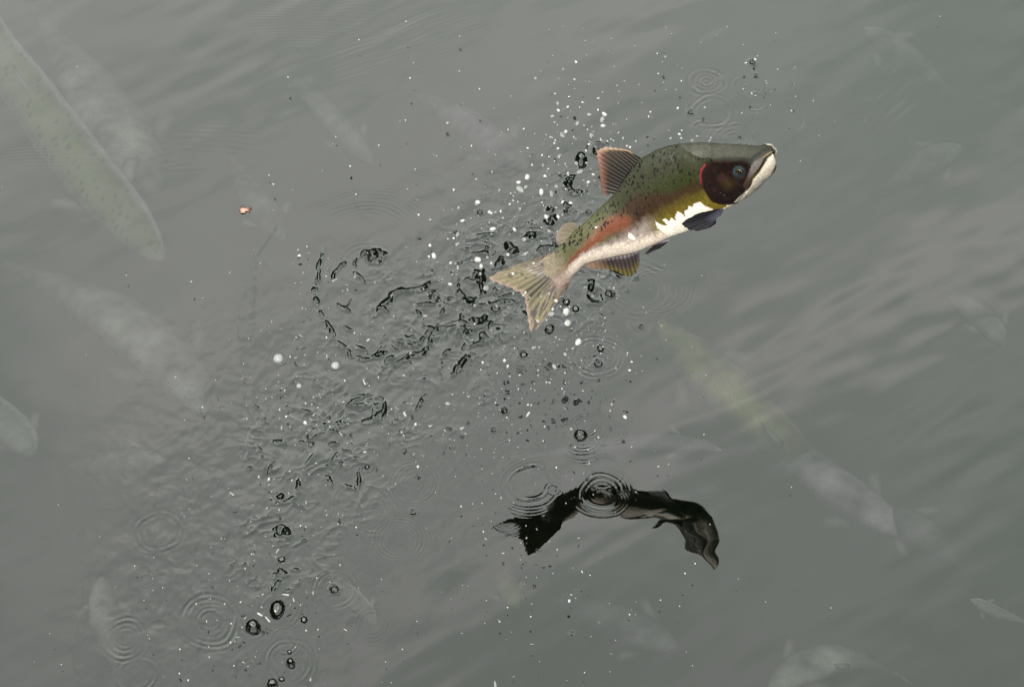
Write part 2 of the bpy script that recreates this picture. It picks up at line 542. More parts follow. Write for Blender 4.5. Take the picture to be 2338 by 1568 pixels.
# faint wave front lines round the disturbance
for k, (pts, wd, sp) in enumerate([([(632, 510), (600, 560), (582, 590), (576, 660), (576, 790)], 5, .10),
                                   ([(560, 600), (552, 700), (548, 830), (560, 900)], 5, .06),
                                   ([(460, 900), (470, 1000), (520, 1080)], 5, .07), ([(345, 1190), (350, 1240), (400, 1290)], 6, .07),
                                   ([(310, 1330), (340, 1380), (380, 1420)], 6, .08), ([(196, 1329), (193, 1400), (172, 1480), (180, 1568)], 5, .08),
                                   ([(430, 1300), (440, 1340), (460, 1380)], 6, .07), ([(660, 1440), (690, 1500), (700, 1568)], 6, .07),
                                   ([(420, 1180), (430, 1230), (450, 1280)], 6, .07)]):
    crest(pts, wd, sp, rough=.4, seed=900 + k)

# rings: (u, v, radius, wavelength, slope, packet width, arc)
rings = [
    (1613, 187, 38, 15, .13, 12, None), (1613, 187, 14, 12, .14, 9, None), (1710, 198, 35, 12, .09, 8, None), (1710, 200, 10, 9, .16, 7, None),
    (1722, 231, 29, 12, .08, 9, None), (1722, 228, 10, 10, .08, 8, None), (1625, 257, 48, 16, .10, 13, None), (1602, 296, 26, 14, .09, 11, None),
    (1675, 316, 46, 14, .10, 14, None), (1675, 316, 18, 14, .08, 9, None), (1807, 279, 32, 11, .09, 7, None), (1807, 279, 13, 10, .11, 8, None),
    (1542, 145, 14, 9, .06, 7, None), (1580, 159, 12, 8, .05, 5, None),
    (1210, 1101, 45, 15, .17, 8, None), (1210, 1101, 45, 12, .34, 6, (110, 34)), (1210, 1101, 46, 12, .34, 6, (-80, 40)), (1210, 1101, 62, 9, .08, 6, None),
    (1262, 1117, 12, 8, .36, 5, None),
    (1374, 1125, 44, 11, .20, 8, None), (1374, 1125, 60, 9, .12, 6, (-60, 110)), (1374, 1125, 32, 10, .20, 6, (120, 70)), (1374, 1140, 22, 7, .14, 8, (80, 50)),
    (1160, 1180, 34, 7, .22, 12, (-90, 45)), (1205, 1105, 75, 8, .12, 10, (-100, 25)), (1379, 1080, 40, 10, .05, 8, None), 
    (1245, 1228, 36, 6, .22, 10, (-90, 25)),
    (636, 818, 17, 8, .40, 4, None), (766, 834, 14, 8, .36, 4, None), (1400, 1140, 24, 6, .12, 12, (10, 50)),
    (1362, 814, 52, 11, .13, 14, None), (1362, 826, 30, 9, .30, 9, (-90, 45)), (1368, 815, 22, 9, .3, 9, (60, 60)), (1462, 745, 26, 8, .12, 6, None),
    (1364, 725, 17, 8, .14, 6, None), (1338, 970, 26, 7, .34, 10, None), (1338, 978, 50, 8, .30, 10, (10, 40)), (1326, 994, 40, 9, .46, 18, (-75, 42)),
    (1326, 994, 62, 8, .22, 12, (-85, 35)), (1276, 816, 58, 12, .06, 14, None), (1460, 660, 70, 14, .06, 30, None), (1500, 664, 62, 10, .08, 16, None),
    (1740, 545, 30, 10, .04, 8, None), (1640, 640, 24, 9, .04, 8, None),
    (945, 1103, 19, 8, .20, 5, None), (945, 1103, 48, 9, .10, 12, None), (855, 1185, 31, 9, .17, 5, None), (910, 1231, 46, 8, .12, 16, None),
    (789, 1080, 37, 9, .26, 6, None), (651, 1123, 31, 9, .26, 6, (-60, 90)), (838, 1067, 14, 7, .32, 5, (-20, 90)),
    (763, 1344, 44, 10, .13, 10, None), (763, 1344, 20, 9, .10, 7, None), (334, 1325, 16, 9, .10, 7, None), (478, 1415, 56, 13, .145, 16, None), (478, 1415, 22, 11, .148, 10, None),
    (283, 1459, 44, 13, .145, 12, None), (283, 1459, 20, 11, .09, 9, None), (312, 1540, 40, 13, .14, 10, None), (521, 1300, 16, 10, .08, 7, None), (651, 1460, 30, 9, .12, 7, None),
    (363, 1213, 48, 13, .13, 12, None), (661, 1511, 48, 11, .12, 10, None), (835, 555, 118, 12, .12, 26, (85, 55)), (835, 555, 155, 10, .10, 22, (75, 50)),
    (840, 600, 50, 12, .07, 14, None), (1120, 560, 70, 10, .09, 14, None), (1131, 704, 22, 9, .40, 9, None), (1180, 590, 40, 9, .18, 10, None),
    (1130, 985, 36, 9, .04, 10, None), (1135, 548, 26, 7, .28, 5, (-20, 60)), (1300, 1371, 15, 6, .10, 5, None), (1310, 1366, 20, 6, .26, 4, (60, 25)),
    (830, 1160, 60, 10, .05, 18, None), (850, 1425, 30, 9, .05, 10, None), (643, 1391, 42, 9, .14, 9, None), (578, 1431, 26, 8, .16, 6, None),
    (1327, 366, 26, 8, .10, 6, None), (1359, 676, 30, 9, .20, 8, None), (930, 460, 100, 9, .04, 30, (60, 50)), (1152, 937, 14, 6, .12, 4, None),
    (1196, 808, 15, 6, .14, 4, None), (1395, 985, 26, 7, .30, 8, (20, 60)),
]
for q in rings:
    ring(*q)
# bowls and rough splash knots
for (u, v, r, dp) in [(1359, 676, 15, .0045), (1366, 830, 8, .003), (1395, 671, 8, .0035), (1464, 745, 5, .0018), (853, 588, 12, .0042), (1131, 704, 9, .0032), (1577, 257, 6, .0026),
                      (1718, 142, 6.5, .0028), (1727, 174, 4.5, .0018), (1096, 485, 6, .0026), (1344, 484, 6, .0024), (1370, 342, 14, .0052), (643, 1216, 11, .003), (763, 1344, 8, .003),
                      (943, 1169, 6, .002), (1306, 1446, 4, .0014), (1028, 1238, 3, .001), (1127, 981, 5, .0018), (1152, 937, 7, .0028), (1196, 808, 8, .0034)]:
    sl_ = window(u - r * 4, v - r * 4, u + r * 4, v + r * 4)
    c = at(u, v)
    x, y = GX[sl_], GY[sl_]
    rr = np.hypot(x - c[0], y - c[1]) / (r * PX) * (1 + .18 * vnoise(x, y, r * PX * .9, int(u)))
    Hf[sl_] += -dp * np.exp(-rr ** 4) + dp * .25 * np.exp(-((rr - 1.5) / .35) ** 2)

nx, ny = GX.shape
edge = np.minimum.reduce([smooth(0, .03, GX - gx[0]), smooth(0, .03, gx[-1] - GX), smooth(0, .03, GY - gy[0]), smooth(0, .03, gy[-1] - GY)])
Hf *= edge
verts = np.stack([GX, GY, Hf], -1).reshape(-1, 3)
faces = grid_faces(nx, ny)
# flat water out to the far banks, stitched to the rim of the fine part
BIG = 90.0
rim_c = [0, (nx - 1) * ny, (nx - 1) * ny + ny - 1, ny - 1]
nb = len(verts)
verts = np.vstack([verts, [[-BIG, -BIG, 0], [BIG, -BIG, 0], [BIG, BIG, 0], [-BIG, BIG, 0]]])
me = bpy.data.meshes.new('water')
edges_idx = [[i * ny for i in range(nx)], [(nx - 1) * ny + j for j in range(ny)], [i * ny + ny - 1 for i in range(nx - 1, -1, -1)], [j for j in range(ny - 1, -1, -1)]]
tri = []
for s in range(4):
    a_, b_ = nb + s, nb + (s + 1) % 4
    E_ = edges_idx[s]
    for k in range(len(E_) - 1):
        tri.append((a_, E_[k + 1], E_[k]))
    tri.append((a_, b_, E_[-1]))
nq, ntr = len(faces), len(tri)
loops = np.concatenate([faces.ravel(), np.array(tri).ravel()]).astype(np.int32)
me.vertices.add(len(verts))
me.vertices.foreach_set('co', verts.astype(np.float32).ravel())
me.loops.add(len(loops))
me.loops.foreach_set('vertex_index', loops)
me.polygons.add(nq + ntr)
me.polygons.foreach_set('loop_start', np.concatenate([np.arange(nq) * 4, nq * 4 + np.arange(ntr) * 3]).astype(np.int32))
me.polygons.foreach_set('loop_total', np.concatenate([np.full(nq, 4), np.full(ntr, 3)]).astype(np.int32))
me.update(calc_edges=True)
me.polygons.foreach_set('use_smooth', np.ones(nq + ntr, bool))
water = obj('water', me, M_WATER)
water['kind'] = 'structure'


def water_height(x, y):
    i = np.clip(np.searchsorted(gx, x), 0, nx - 1)
    j = np.clip(np.searchsorted(gy, y), 0, ny - 1)
    return float(Hf[i, j])


# cloudy water below the surface: one closed even volume
def box_mesh(name, lo, hi):
    v = [(x, y, z) for x in (lo[0], hi[0]) for y in (lo[1], hi[1]) for z in (lo[2], hi[2])]
    f = [(0, 1, 3, 2), (4, 6, 7, 5), (0, 4, 5, 1), (2, 3, 7, 6), (0, 2, 6, 4), (1, 5, 7, 3)]
    return mesh_np(name, np.array(v), np.array(f), False)


mv, Nn, Ll = new_mat('cloudy_water')
pv = Nn('ShaderNodeVolumePrincipled')
pv.inputs['Color'].default_value = (0.10, 0.135, 0.085, 1)
pv.inputs['Density'].default_value = 2.3
pv.inputs['Anisotropy'].default_value = 0.0
om = Nn('ShaderNodeOutputMaterial')
Ll(pv.outputs[0], om.inputs['Volume'])
murk = obj('underwater_murk', box_mesh('underwater_murk', (-12, -12, -1.3), (12, 12, -0.008)), mv)
murk['kind'] = 'stuff'
bed = obj('pool_bed', mesh_np('pool_bed', np.array([(-95, -95, -1.5), (95, -95, -1.5), (95, 95, -1.5), (-95, 95, -1.5)]), np.array([(0, 1, 2, 3)])), M_BED)
bed['kind'] = 'structure'

# wooded valley sides round the pool, mirrored in every steep ripple
na, nr = 900, 16
ang = np.linspace(0, 2 * np.pi, na, endpoint=False)
hv = np.zeros((nr, na, 3))
base_el = np.radians(33 + 3 * np.sin(ang * 2 + 1) + 2.5 * np.sin(ang * 5 + .4))
rr_ = np.random.default_rng(3)
for r_ in range(nr):
    f = r_ / (nr - 1)
    R_ = 46 + 60 * f
    z = -1.2 + (R_ * np.tan(base_el) + 1.2) * f ** 0.55
    z = z + (rr_.uniform(0, 1, na) ** 2) * 4.0 * (f > 0) * (0.4 + f)
    hv[r_] = np.stack([R_ * np.cos(ang), R_ * np.sin(ang), z], -1)
hills = obj('hills', mesh_np('hills', hv.reshape(-1, 3), grid_faces(nr, na, True)), M_HILL)
hills['kind'] = 'structure'

# ------------------------------------------------------------------ the leaping salmon
# side-profile outline: back point, belly point (photo pixels) from tail root to snout
stations = [((1228, 616), (1254, 650)), ((1241, 589), (1291, 654)), ((1262, 577), (1305, 632)), ((1290, 550), (1333, 604)), ((1318, 523), (1372, 592)), ((1345, 499), (1412, 584)),
            ((1372, 472), (1450, 576)), ((1401, 445), (1490, 561)), ((1433, 400), (1530, 541)), ((1461, 363), (1570, 527)),
            ((1497, 343), (1600, 512)), ((1530, 332), (1627, 499)), ((1556, 328), (1646, 485)), ((1600, 327.5), (1664, 474)), ((1654, 333), (1690, 459)),
            ((1695, 337.5), (1716, 443)), ((1727, 340), (1740, 423)), ((1748, 337), (1757, 398)), ((1760, 338), (1766, 372)), ((1767, 345), (1769.5, 360)), ((1769, 351), (1770, 354))]
halfw = [.0008, .0048, .0100, .0155, .0180, .0200, .0220, .0232, .0242, .0248, .0258, .0280, .0308, .0332, .0335, .0315, .0275, .0225, .0165, .0090, .0015]
mir = np.array([(1240, 1192), (1255, 1184), (1285, 1161), (1313, 1144), (1355, 1133), (1378, 1136), (1411, 1137), (1453, 1144), (1495, 1153), (1551, 1167), (1593, 1189), (1621, 1234), (1635, 1268), (1649, 1296), (1656, 1310)])
sd = np.array([s[0] for s in stations], float)
sv_ = np.array([s[1] for s in stations], float)
mid = (sd + sv_) / 2
hts = []
for c in mid:                                   # height above the water that puts the mirror image where it is seen
    hh = np.linspace(.2, .95, 900)
    P = at(np.full(900, c[0]), np.full(900, c[1]), hh)
    mu, mvv = proj(P * [1, 1, -1])
    hts.append(hh[np.argmin(abs(mvv - np.interp(mu, mir[:, 0], mir[:, 1])))])
hts = np.array(hts)
seglen = np.r_[0, np.cumsum(np.hypot(*np.diff(mid, axis=0).T) + 6)]
S = seglen / seglen[-1]
NS, NT = 460, 260


def resample(vals, s, sig):
    vals = np.asarray(vals, float)
    fine = np.linspace(0, 1, 1401)
    o = np.interp(fine, S, vals)
    k = np.exp(-np.linspace(-3, 3, int(sig * 1400) * 2 + 1) ** 2 / 2)
    k /= k.sum()
    n = len(k) // 2
    pad = np.r_[2 * o[0] - o[n:0:-1], o, 2 * o[-1] - o[-2:-n - 2:-1]]
    return np.interp(s, fine, np.convolve(pad, k, 'valid'))


ss = np.linspace(0, 1, NS)
ss = ss + 0.012 * np.sin(2 * np.pi * ss) * 0
D2 = np.stack([resample(sd[:, 0], ss, .012), resample(sd[:, 1], ss, .012)], -1)
V2 = np.stack([resample(sv_[:, 0], ss, .012), resample(sv_[:, 1], ss, .012)], -1)
HT = resample(hts, ss, .05)
HW = np.clip(resample(halfw, ss, .015), .0012, 1)
C3 = at((D2[:, 0] + V2[:, 0]) / 2, (D2[:, 1] + V2[:, 1]) / 2, HT)
T3 = np.gradient(C3, axis=0)
T3 /= np.linalg.norm(T3, axis=1)[:, None]
mu, mvv = proj(C3 * [1, 1, -1])
mslope = np.clip(np.gradient(-mvv) / np.gradient(mu), -1.3, 1.3)
depth = (C3 - CAM) @ VW
dx = (D2[:, 0] - V2[:, 0]) * depth / FOC
A_ = -(D2[:, 1] - V2[:, 1]) * depth / FOC
B_ = mslope * dx + .020 * smooth(.30, .08, ss) - .095 * smooth(.68, .88, ss) * smooth(1.04, .97, ss)
ax = np.stack([dx, (A_ + B_) / (2 * SP), (A_ - B_) / (2 * CP)], -1)
kk = np.exp(-np.linspace(-3, 3, 81) ** 2 / 2)
kk /= kk.sum()
ax = np.stack([np.convolve(np.pad(ax[:, i], 40, 'edge'), kk, 'valid') for i in range(3)], -1)
LAT = np.cross(T3, ax)
LAT /= np.linalg.norm(LAT, axis=1)[:, None]
LAT *= np.sign(-(LAT @ VW))[:, None]            # + = the flank that faces the viewer
# axis exactly from belly point to back point, kept in the fish's own median plane
Pd = np.array([on_plane(D2[i, 0], D2[i, 1], C3[i], LAT[i]) for i in range(NS)])
Pv = np.array([on_plane(V2[i, 0], V2[i, 1], C3[i], LAT[i]) for i in range(NS)])

th = np.linspace(0, 2 * np.pi, NT, endpoint=False)
ct, st = np.cos(th), np.sin(th)
tt = (1 - ct) / 2                               # 0 at the back, 1 at the belly
prof = np.sign(st) * np.abs(st) ** 0.92
keel = 1 - 0.10 * np.cos(2 * th)
body = (Pd[:, None] * (1 - tt)[None, :, None] + Pv[:, None] * tt[None, :, None]
        + LAT[:, None] * (HW[:, None] * (prof * keel)[None])[..., None])
QU, QV = proj(body)                             # side-profile coordinates of every skin point of the right flank ...
jm = (NT - np.arange(NT)) % NT
QU = np.where(st[None] > -1e-9, QU, QU[:, jm])  # ... and the same pattern mirrored on the left flank
QV = np.where(st[None] > -1e-9, QV, QV[:, jm])
DV = V2 - D2
QT = ((QU - D2[:, :1]) * DV[:, :1] + (QV - D2[:, 1:]) * DV[:, 1:]) / (DV ** 2).sum(1)[:, None]
QS = np.broadcast_to(ss[:, None], QU.shape)

Z1 = lambda L_: [(1309.3 + x * .2087, 299.3 + y * .2087) for x, y in L_]
gill = Z1([(1440, 370), (1400, 430), (1388, 490), (1400, 570), (1430, 640), (1480, 730), (1520, 775), (1600, 800), (1700, 806), (1790, 790),
           (1850, 700), (1905, 630), (1950, 530), (1962, 420), (1935, 335), (1850, 312), (1650, 312), (1530, 325)])
mouth = Z1([(2192, 240), (2150, 270), (2100, 310), (2060, 390), (2010, 460), (1950, 520), (1925, 600), (1890, 660)])
jaw = Z1([(2192, 250), (2130, 300), (2080, 380), (2030, 460), (1960, 540), (1930, 620), (1870, 670), (1810, 720), (1760, 775), (1830, 790), (1960, 720), (2090, 620), (2160, 500), (2225, 340), (2215, 260)])
maxilla = Z1([(2085, 275), (1990, 320), (1955, 360), (1930, 430), (1890, 520), (1860, 590), (1900, 640), (1935, 560), (1990, 460), (2050, 380)])
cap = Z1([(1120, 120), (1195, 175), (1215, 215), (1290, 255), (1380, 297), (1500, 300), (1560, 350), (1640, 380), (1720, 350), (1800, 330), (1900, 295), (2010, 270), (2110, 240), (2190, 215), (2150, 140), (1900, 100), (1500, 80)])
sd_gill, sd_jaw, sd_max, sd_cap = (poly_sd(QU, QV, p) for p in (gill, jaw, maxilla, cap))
d_mouth, a_mouth = seg_dist(QU, QV, mouth)
rim = Z1([(1440, 370), (1400, 430), (1388, 490), (1400, 570), (1430, 640), (1480, 730), (1520, 775), (1600, 800), (1700, 806), (1790, 790)])
d_rim, a_rim = seg_dist(QU, QV, rim)
EYE = (1688.5, 391.5)
d_eye = np.hypot(QU - EYE[0], QV - EYE[1])
nzA = vnoise(QU, QV, 9, 61)
nzB = vnoise(QU, QV, 3.2, 62)
nzC = vnoise(QU, QV, 26, 63)

# relief: gill cover, jaw groove, upper-jaw bone, eye socket, water film on the nape
flank = np.abs(st)[None] ** 0.5
relief = (0.0024 * smooth(-1, 4, sd_gill) - 0.0016 * np.exp(-((sd_gill + 2.2) / 1.7) ** 2)
          - 0.0034 * np.exp(-(d_mouth / 1.9) ** 2) + 0.0016 * smooth(-1, 3, sd_max) + 0.0012 * smooth(-1, 4, sd_jaw)
          - 0.0030 * np.exp(-(d_eye / 8.5) ** 4) + 0.0016 * np.exp(-((d_eye - 11) / 2.6) ** 2)
          + 0.0010 * smooth(-1, 2.5, sd_cap + 1.6 * nzA) + 0.0003 * nzB * smooth(0, 4, sd_cap)
          - 0.0012 * np.exp(-(seg_dist(QU, QV, Z1([(1560, 560), (1620, 640), (1700, 720), (1790, 770)]))[0] / 1.6) ** 2)
          - 0.0010 * np.exp(-(seg_dist(QU, QV, Z1([(1650, 420), (1660, 520), (1740, 610), (1840, 640)]))[0] / 1.8) ** 2))
out_dir = LAT[:, None] * np.sign(st)[None, :, None]
body = body + out_dir * (relief * flank)[..., None]
body[0] = body[0].mean(0)
body[-1] = body[-1].mean(0)

# skin pattern
def mixc(c, col, m):
    return c * (1 - m[..., None]) + np.array(col) * m[..., None]


tw = QT + 0.030 * nzA + 0.018 * nzB
front = smooth(.42, .60, QS)                    # 0 rear, 1 front part of the trunk
c = np.broadcast_to(np.array([.030, .032, .016]), QU.shape + (3,)).copy()
c = mixc(c, (.050, .054, .038), smooth(.22, .02, QT) * .8)
c = mixc(c, (.024, .032, .007), smooth(.25, .42, tw) * .8)
c = mixc(c, (.095, .095, .045), smooth(.42, .28, QS) * .9)
band0 = .24 + .26 * front
c = mixc(c, (.034, .018, .009), smooth(band0 - .06, band0 + .09, tw) * (1 - .9 * smooth(.40, .24, QS)))
c = mixc(c, (.085, .066, .012), smooth(.56, .70, tw + .02 * nzC) * smooth(1400, 1485, QU))
c = mixc(c, (.165, .122, .018), smooth(.68, .80, tw) * smooth(1430, 1500, QU) * .7)
# rusty red flush on the rear flank
red_line, red_al = seg_dist(QU, QV, Z1([(530, 1010), (430, 1030), (330, 1090), (230, 1190), (120, 1300), (0, 1420)]) + Z2([(790, 880), (740, 930), (690, 985), (630, 1010)]))
c = mixc(c, (.24, .075, .032), smooth(20, 7, red_line + 3 * nzA + 12 * (1 - smooth(.95, .5, 1 - red_al))) * .0)
rw = np.interp(QS, [.04, .10, .16, .28, .41, .49, .54], [4, 6, 8, 13, 19, 18, 8])
c = mixc(c, (.20, .085, .05), smooth(2.0, .6, red_line / rw + .3 * nzA + .2 * nzB) * .6)
c = mixc(c, (.165, .048, .025), smooth(1.3, .35, red_line / rw + .35 * nzA + .25 * nzB) * .85)
# lilac grey belly side, pale underside
c = mixc(c, (.30, .25, .235), smooth(-.08, .12, tw - np.interp(QS, [0, .2, .32, .42, .52, .58], [.70, .62, .60, .60, .70, .85])) * smooth(1512, 1462, QU + 6 * nzA))
c = mixc(c, (.72, .62, .54), smooth(-.07, .09, tw - np.interp(QS, [0, .1, .2, .3, .38, .46, .54, .6], [.74, .70, .70, .72, .78, .87, .95, 1.0])) * smooth(.62, .56, QS))
blotch = Z1([(895, 985), (930, 1010), (985, 1030), (1030, 1035), (975, 975), (1000, 955), (1045, 985), (1075, 950), (1120, 985), (1110, 945), (1140, 880), (1180, 900), (1222, 940), (1215, 890),
             (1232, 862), (1250, 870), (1262, 820), (1300, 830), (1320, 795), (1385, 775), (1440, 820), (1520, 850), (1560, 960), (1430, 1060), (1080, 1230), (1000, 1120), (915, 1060)])
sdb = poly_sd(QU, QV, blotch)
c = mixc(c, (.88, .82, .72), smooth(-.7, 1.0, sdb + 1.0 * nzB))
c = mixc(c, (.85, .79, .70), smooth(-.8, 1.0, poly_sd(QU, QV, Z1([(600, 1110), (640, 1120), (680, 1180), (660, 1195), (600, 1165)])) + .8 * nzB))
c = mixc(c, (.80, .68, .55), smooth(.955, .985, tw) * smooth(.5, .6, QS) * smooth(.88, .8, QS))
# small dark dashes on the back
rs = np.random.default_rng(19)
n_sp = 0
while n_sp < 190:
    i, t0 = rs.uniform(.06, .80), rs.uniform(.03, .50) if rs.uniform() > .12 else rs.uniform(.03, .2)
    if i < .4 and t0 > .36:
        continue
    k = int(i * (NS - 1))
    u0, v0 = D2[k] * (1 - t0) + V2[k] * t0
    if -poly_sd(np.array([u0]), np.array([v0]), gill)[0] < 2:
        continue
    n_sp += 1
    i0, i1 = max(0, k - 14), min(NS, k + 14)
    a0 = rs.normal(.15, .25)
    du, dv = QU[i0:i1] - u0, QV[i0:i1] - v0
    p_, q_ = du * math.cos(a0) + dv * math.sin(a0), -du * math.sin(a0) + dv * math.cos(a0)
    m = smooth(1.35, .7, np.hypot(p_ / rs.uniform(1.3, 2.0), q_ / rs.uniform(2.6, 5.0)))
    c[i0:i1] = mixc(c[i0:i1], (.005, .005, .004), m)
# head
wt = 1 + 6 * smooth(405, 374, QV)
hs = smooth(-1.5 * wt, 1.0 * wt, sd_gill + .8 * nzB)
c = mixc(c, (.075, .082, .066), smooth(.775, .80, QS + .0 * nzA) * smooth(.55, .45, QT))
c = mixc(c, (.088, .087, .072), smooth(-1.2, 1.2, sd_cap + 1.8 * nzA + 1.0 * nzB) * np.clip(.78 + .35 * nzC + .25 * nzA, 0, 1))  # grey nape and head top, with wet sky sheen painted into the colour
c = mixc(c, (.020, .022, .015), np.exp(-((sd_cap + 1.8 * nzA) / 1.4) ** 2) * smooth(.93, .8, QS) * .55 * smooth(.02, .06, QT))
c = mixc(c, (.010, .005, .004), hs)
c = mixc(c, (.030, .014, .015), hs * smooth(14, 2, np.hypot((QU - 1650) / 1.5, QV - 405)))
c = mixc(c, (.045, .028, .009), hs * np.exp(-(np.hypot((QU - 1664) / 1.2, QV - 418) / 13) ** 2) * .8)
c = mixc(c, (.030, .010, .012), hs * smooth(0, .9, nzA) * .5)
c = mixc(c, (.16, .12, .09), hs * smooth(.45, .8, nzB) * np.exp(-(seg_dist(QU, QV, Z1([(1560, 640), (1680, 720), (1780, 740)]))[0] / 5) ** 2) * .6)
c = mixc(c, (.020, .026, .028), smooth(18, 12, d_eye) * .8)
c = mixc(c, (.030, .062, .075), smooth(.75, .35, np.abs(d_eye - 11.5) / 4) * smooth(2, -5, (QU - EYE[0]) * .5 + (QV - EYE[1])) * .9)
c = mixc(c, (.28, .035, .045), np.exp(-(d_rim / 2.1) ** 2) * smooth(.40, .28, a_rim) * .95)
c = mixc(c, (.055, .030, .016), np.exp(-(d_rim / 1.6) ** 2) * smooth(.4, .5, a_rim) * .8)
c = mixc(c, (.20, .17, .17), smooth(-1, 1.5, sd_max + nzB) * smooth(1700, 1722, QU) * .9)
c = mixc(c, (.075, .038, .020), smooth(-1, 1.5, sd_max + nzB) * smooth(1718, 1702, QU) * .9)
c = mixc(c, (.82, .74, .63), smooth(-.8, 1.2, sd_jaw + .4 * nzB))
c = mixc(c, (.012, .009, .008), np.exp(-(d_mouth / 1.5) ** 2) * .95 * smooth(0, .05, a_mouth + .03))
c = mixc(c, (.42, .32, .16), np.exp(-(seg_dist(QU, QV, Z1([(2185, 225), (2140, 245), (2080, 285)]))[0] / 1.6) ** 2) * .8)
c = mixc(c, (.040, .043, .042), np.exp(-(seg_dist(QU, QV, Z1([(2165, 190), (2080, 215), (1960, 290), (1930, 330)]))[0] / 3.4) ** 2) * .85)
rootm = smooth(.125, .05, QS)
c = c * (1 - .85 * rootm[..., None]) + .85 * rootm[..., None] * (np.array([.24, .20, .15]) * (1 - smooth(.5, .8, QT)[..., None]) + np.array([.23, .165, .145]) * smooth(.5, .8, QT)[..., None])
c *= (1 + .17 * nzB + .10 * nzA)[..., None]
c = np.clip(c * .94, .004, .9)

root_loc = Vector(at(1400, 520, 0.46))
salmon = thing('leaping_salmon', 'humpbacked olive and red salmon leaping clear of the water, white belly, tail trailing', 'salmon', root_loc)
me = mesh_np('body', body.reshape(-1, 3), grid_faces(NS, NT, True))
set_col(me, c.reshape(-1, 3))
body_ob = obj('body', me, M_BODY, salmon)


def skin_point(u, v, side=1):
    """a point and outward normal of the flank at side-profile position (u, v)"""
    half = (st > 0) if side > 0 else (st < 0)
    d = np.hypot(QU - u, QV - v) + np.where(half, 0, 1e6)
    i, j = np.unravel_index(np.argmin(d), d.shape)
    return body[i, j], LAT[i] * side, T3[i], i


# eyes
def sphere_mesh(name, nu=16, nv=24, cap_=np.pi):
    v = []
    for a_ in np.linspace(0, cap_, nu):
        for b_ in np.linspace(0, 2 * np.pi, nv, endpoint=False):
            v.append((math.sin(a_) * math.cos(b_), math.sin(a_) * math.sin(b_), math.cos(a_)))
    return np.array(v), grid_faces(nu, nv, True)


def disc_on(name, p, n, r_out, r_in, bulge, mat, parent, up_):
    sv, sf = sphere_mesh(name, 14, 28, np.pi * .5)
    n = np.asarray(n) / np.linalg.norm(n)
    x_ = np.cross(up_, n)
    x_ /= np.linalg.norm(x_)
    y_ = np.cross(n, x_)
    P = p + (sv[:, :1] * x_ + sv[:, 1:2] * y_) * r_out + sv[:, 2:3] * n * bulge
    return obj(name, mesh_np(name, P, sf), mat, parent)


for side in (1, -1):
    p, n, t_, i = skin_point(*EYE, side)
    upv = Pd[i] - Pv[i]
    nn = n * 1.0
    e1 = disc_on('eye', p - nn * .0010, nn, .0088, 0, .0032, M_SOCKET, salmon, upv)
    e2 = disc_on('iris', p + nn * .0004, nn, .0062, 0, .0030, M_IRIS, e1, upv)
    e2.location = (0, 0, 0)
    e3 = disc_on('pupil', p + nn * .0012, nn, .0056, 0, .0031, M_BLACK, e2, upv)
    e3.location = (0, 0, 0)


# fins: rows of rays from a base line to an outer edge, in profile coordinates
def curve_pts(pts, n):
    pts = np.array(pts, float)
    d = np.r_[0, np.cumsum(np.hypot(*np.diff(pts, axis=0).T))]
    s = np.linspace(0, d[-1], n)
    return np.stack([np.interp(s, d, pts[:, 0]), np.interp(s, d, pts[:, 1])], -1)


def fin(name, base, outer, n_rays, colfn, thick, mat, parent, to3d, nl=26, per=8, notch=.05, seed=0, ribs=.6):
    """to3d(u, v, a, b): point, normal. a runs along the base, b out along the rays"""
    nr_ = n_rays * per + 1
    b0, b1 = curve_pts(base, nr_), curve_pts(outer, nr_)
    rj = np.random.default_rng(seed)
    jag = 1 - notch * rj.uniform(0, 1, nr_) ** 2 - notch * .8 * (0.5 + 0.5 * np.cos(2 * np.pi * np.arange(nr_) / per))
    a = np.linspace(0, 1, nr_)
    b = np.linspace(0, 1, nl)
    UVu = b0[:, None, 0] + (b1 - b0)[:, None, 0] * (b[None] * jag[:, None])
    UVv = b0[:, None, 1] + (b1 - b0)[:, None, 1] * (b[None] * jag[:, None])
    Aa, Bb = np.meshgrid(a, b, indexing='ij')
    P, Nn_ = to3d(UVu, UVv, Aa, Bb)
    rip = 0.5 + 0.5 * np.cos(2 * np.pi * np.arange(nr_) / per)
    tk = thick * (0.35 + 0.65 * (1 - Bb)) * (1.15 - ribs + ribs * rip[:, None])
    wav = .0012 * np.sin(Aa * 9 + seed) * Bb
    up_ = P + Nn_ * (tk / 2 + wav)[..., None]
    dn = P - Nn_ * (tk / 2 - wav)[..., None]
    n1 = nr_ * nl
    vv = np.vstack([up_.reshape(-1, 3), dn.reshape(-1, 3)])
    f1 = grid_faces(nr_, nl)
    f2 = f1[:, ::-1] + n1
    rimi = [i * nl for i in range(nr_)] + [(nr_ - 1) * nl + j for j in range(1, nl)] + [i * nl + nl - 1 for i in range(nr_ - 2, -1, -1)] + [j for j in range(nl - 2, 0, -1)]
    rimi = np.array(rimi)
    r2 = np.roll(rimi, -1)
    f3 = np.stack([rimi, rimi + n1, r2 + n1, r2], -1)
    me = mesh_np(name, vv, np.vstack([f1, f2, f3]))
    cc = colfn(Aa, Bb, rip[:, None] + 0 * Bb, UVu, UVv)
    cc = np.clip(cc, .004, .9).reshape(-1, 3)
    set_col(me, np.vstack([cc, cc]))
    return obj(name, me, mat, parent)


def plane_map(k):
    """into the median plane of body station k"""
    n = LAT[k]

    def f(u, v, a, b):
        d = ray(u, v)
        t = ((C3[k] - CAM) @ n) / (d @ n)
        return CAM + d * t[..., None], np.broadcast_to(n, d.shape)
    return f


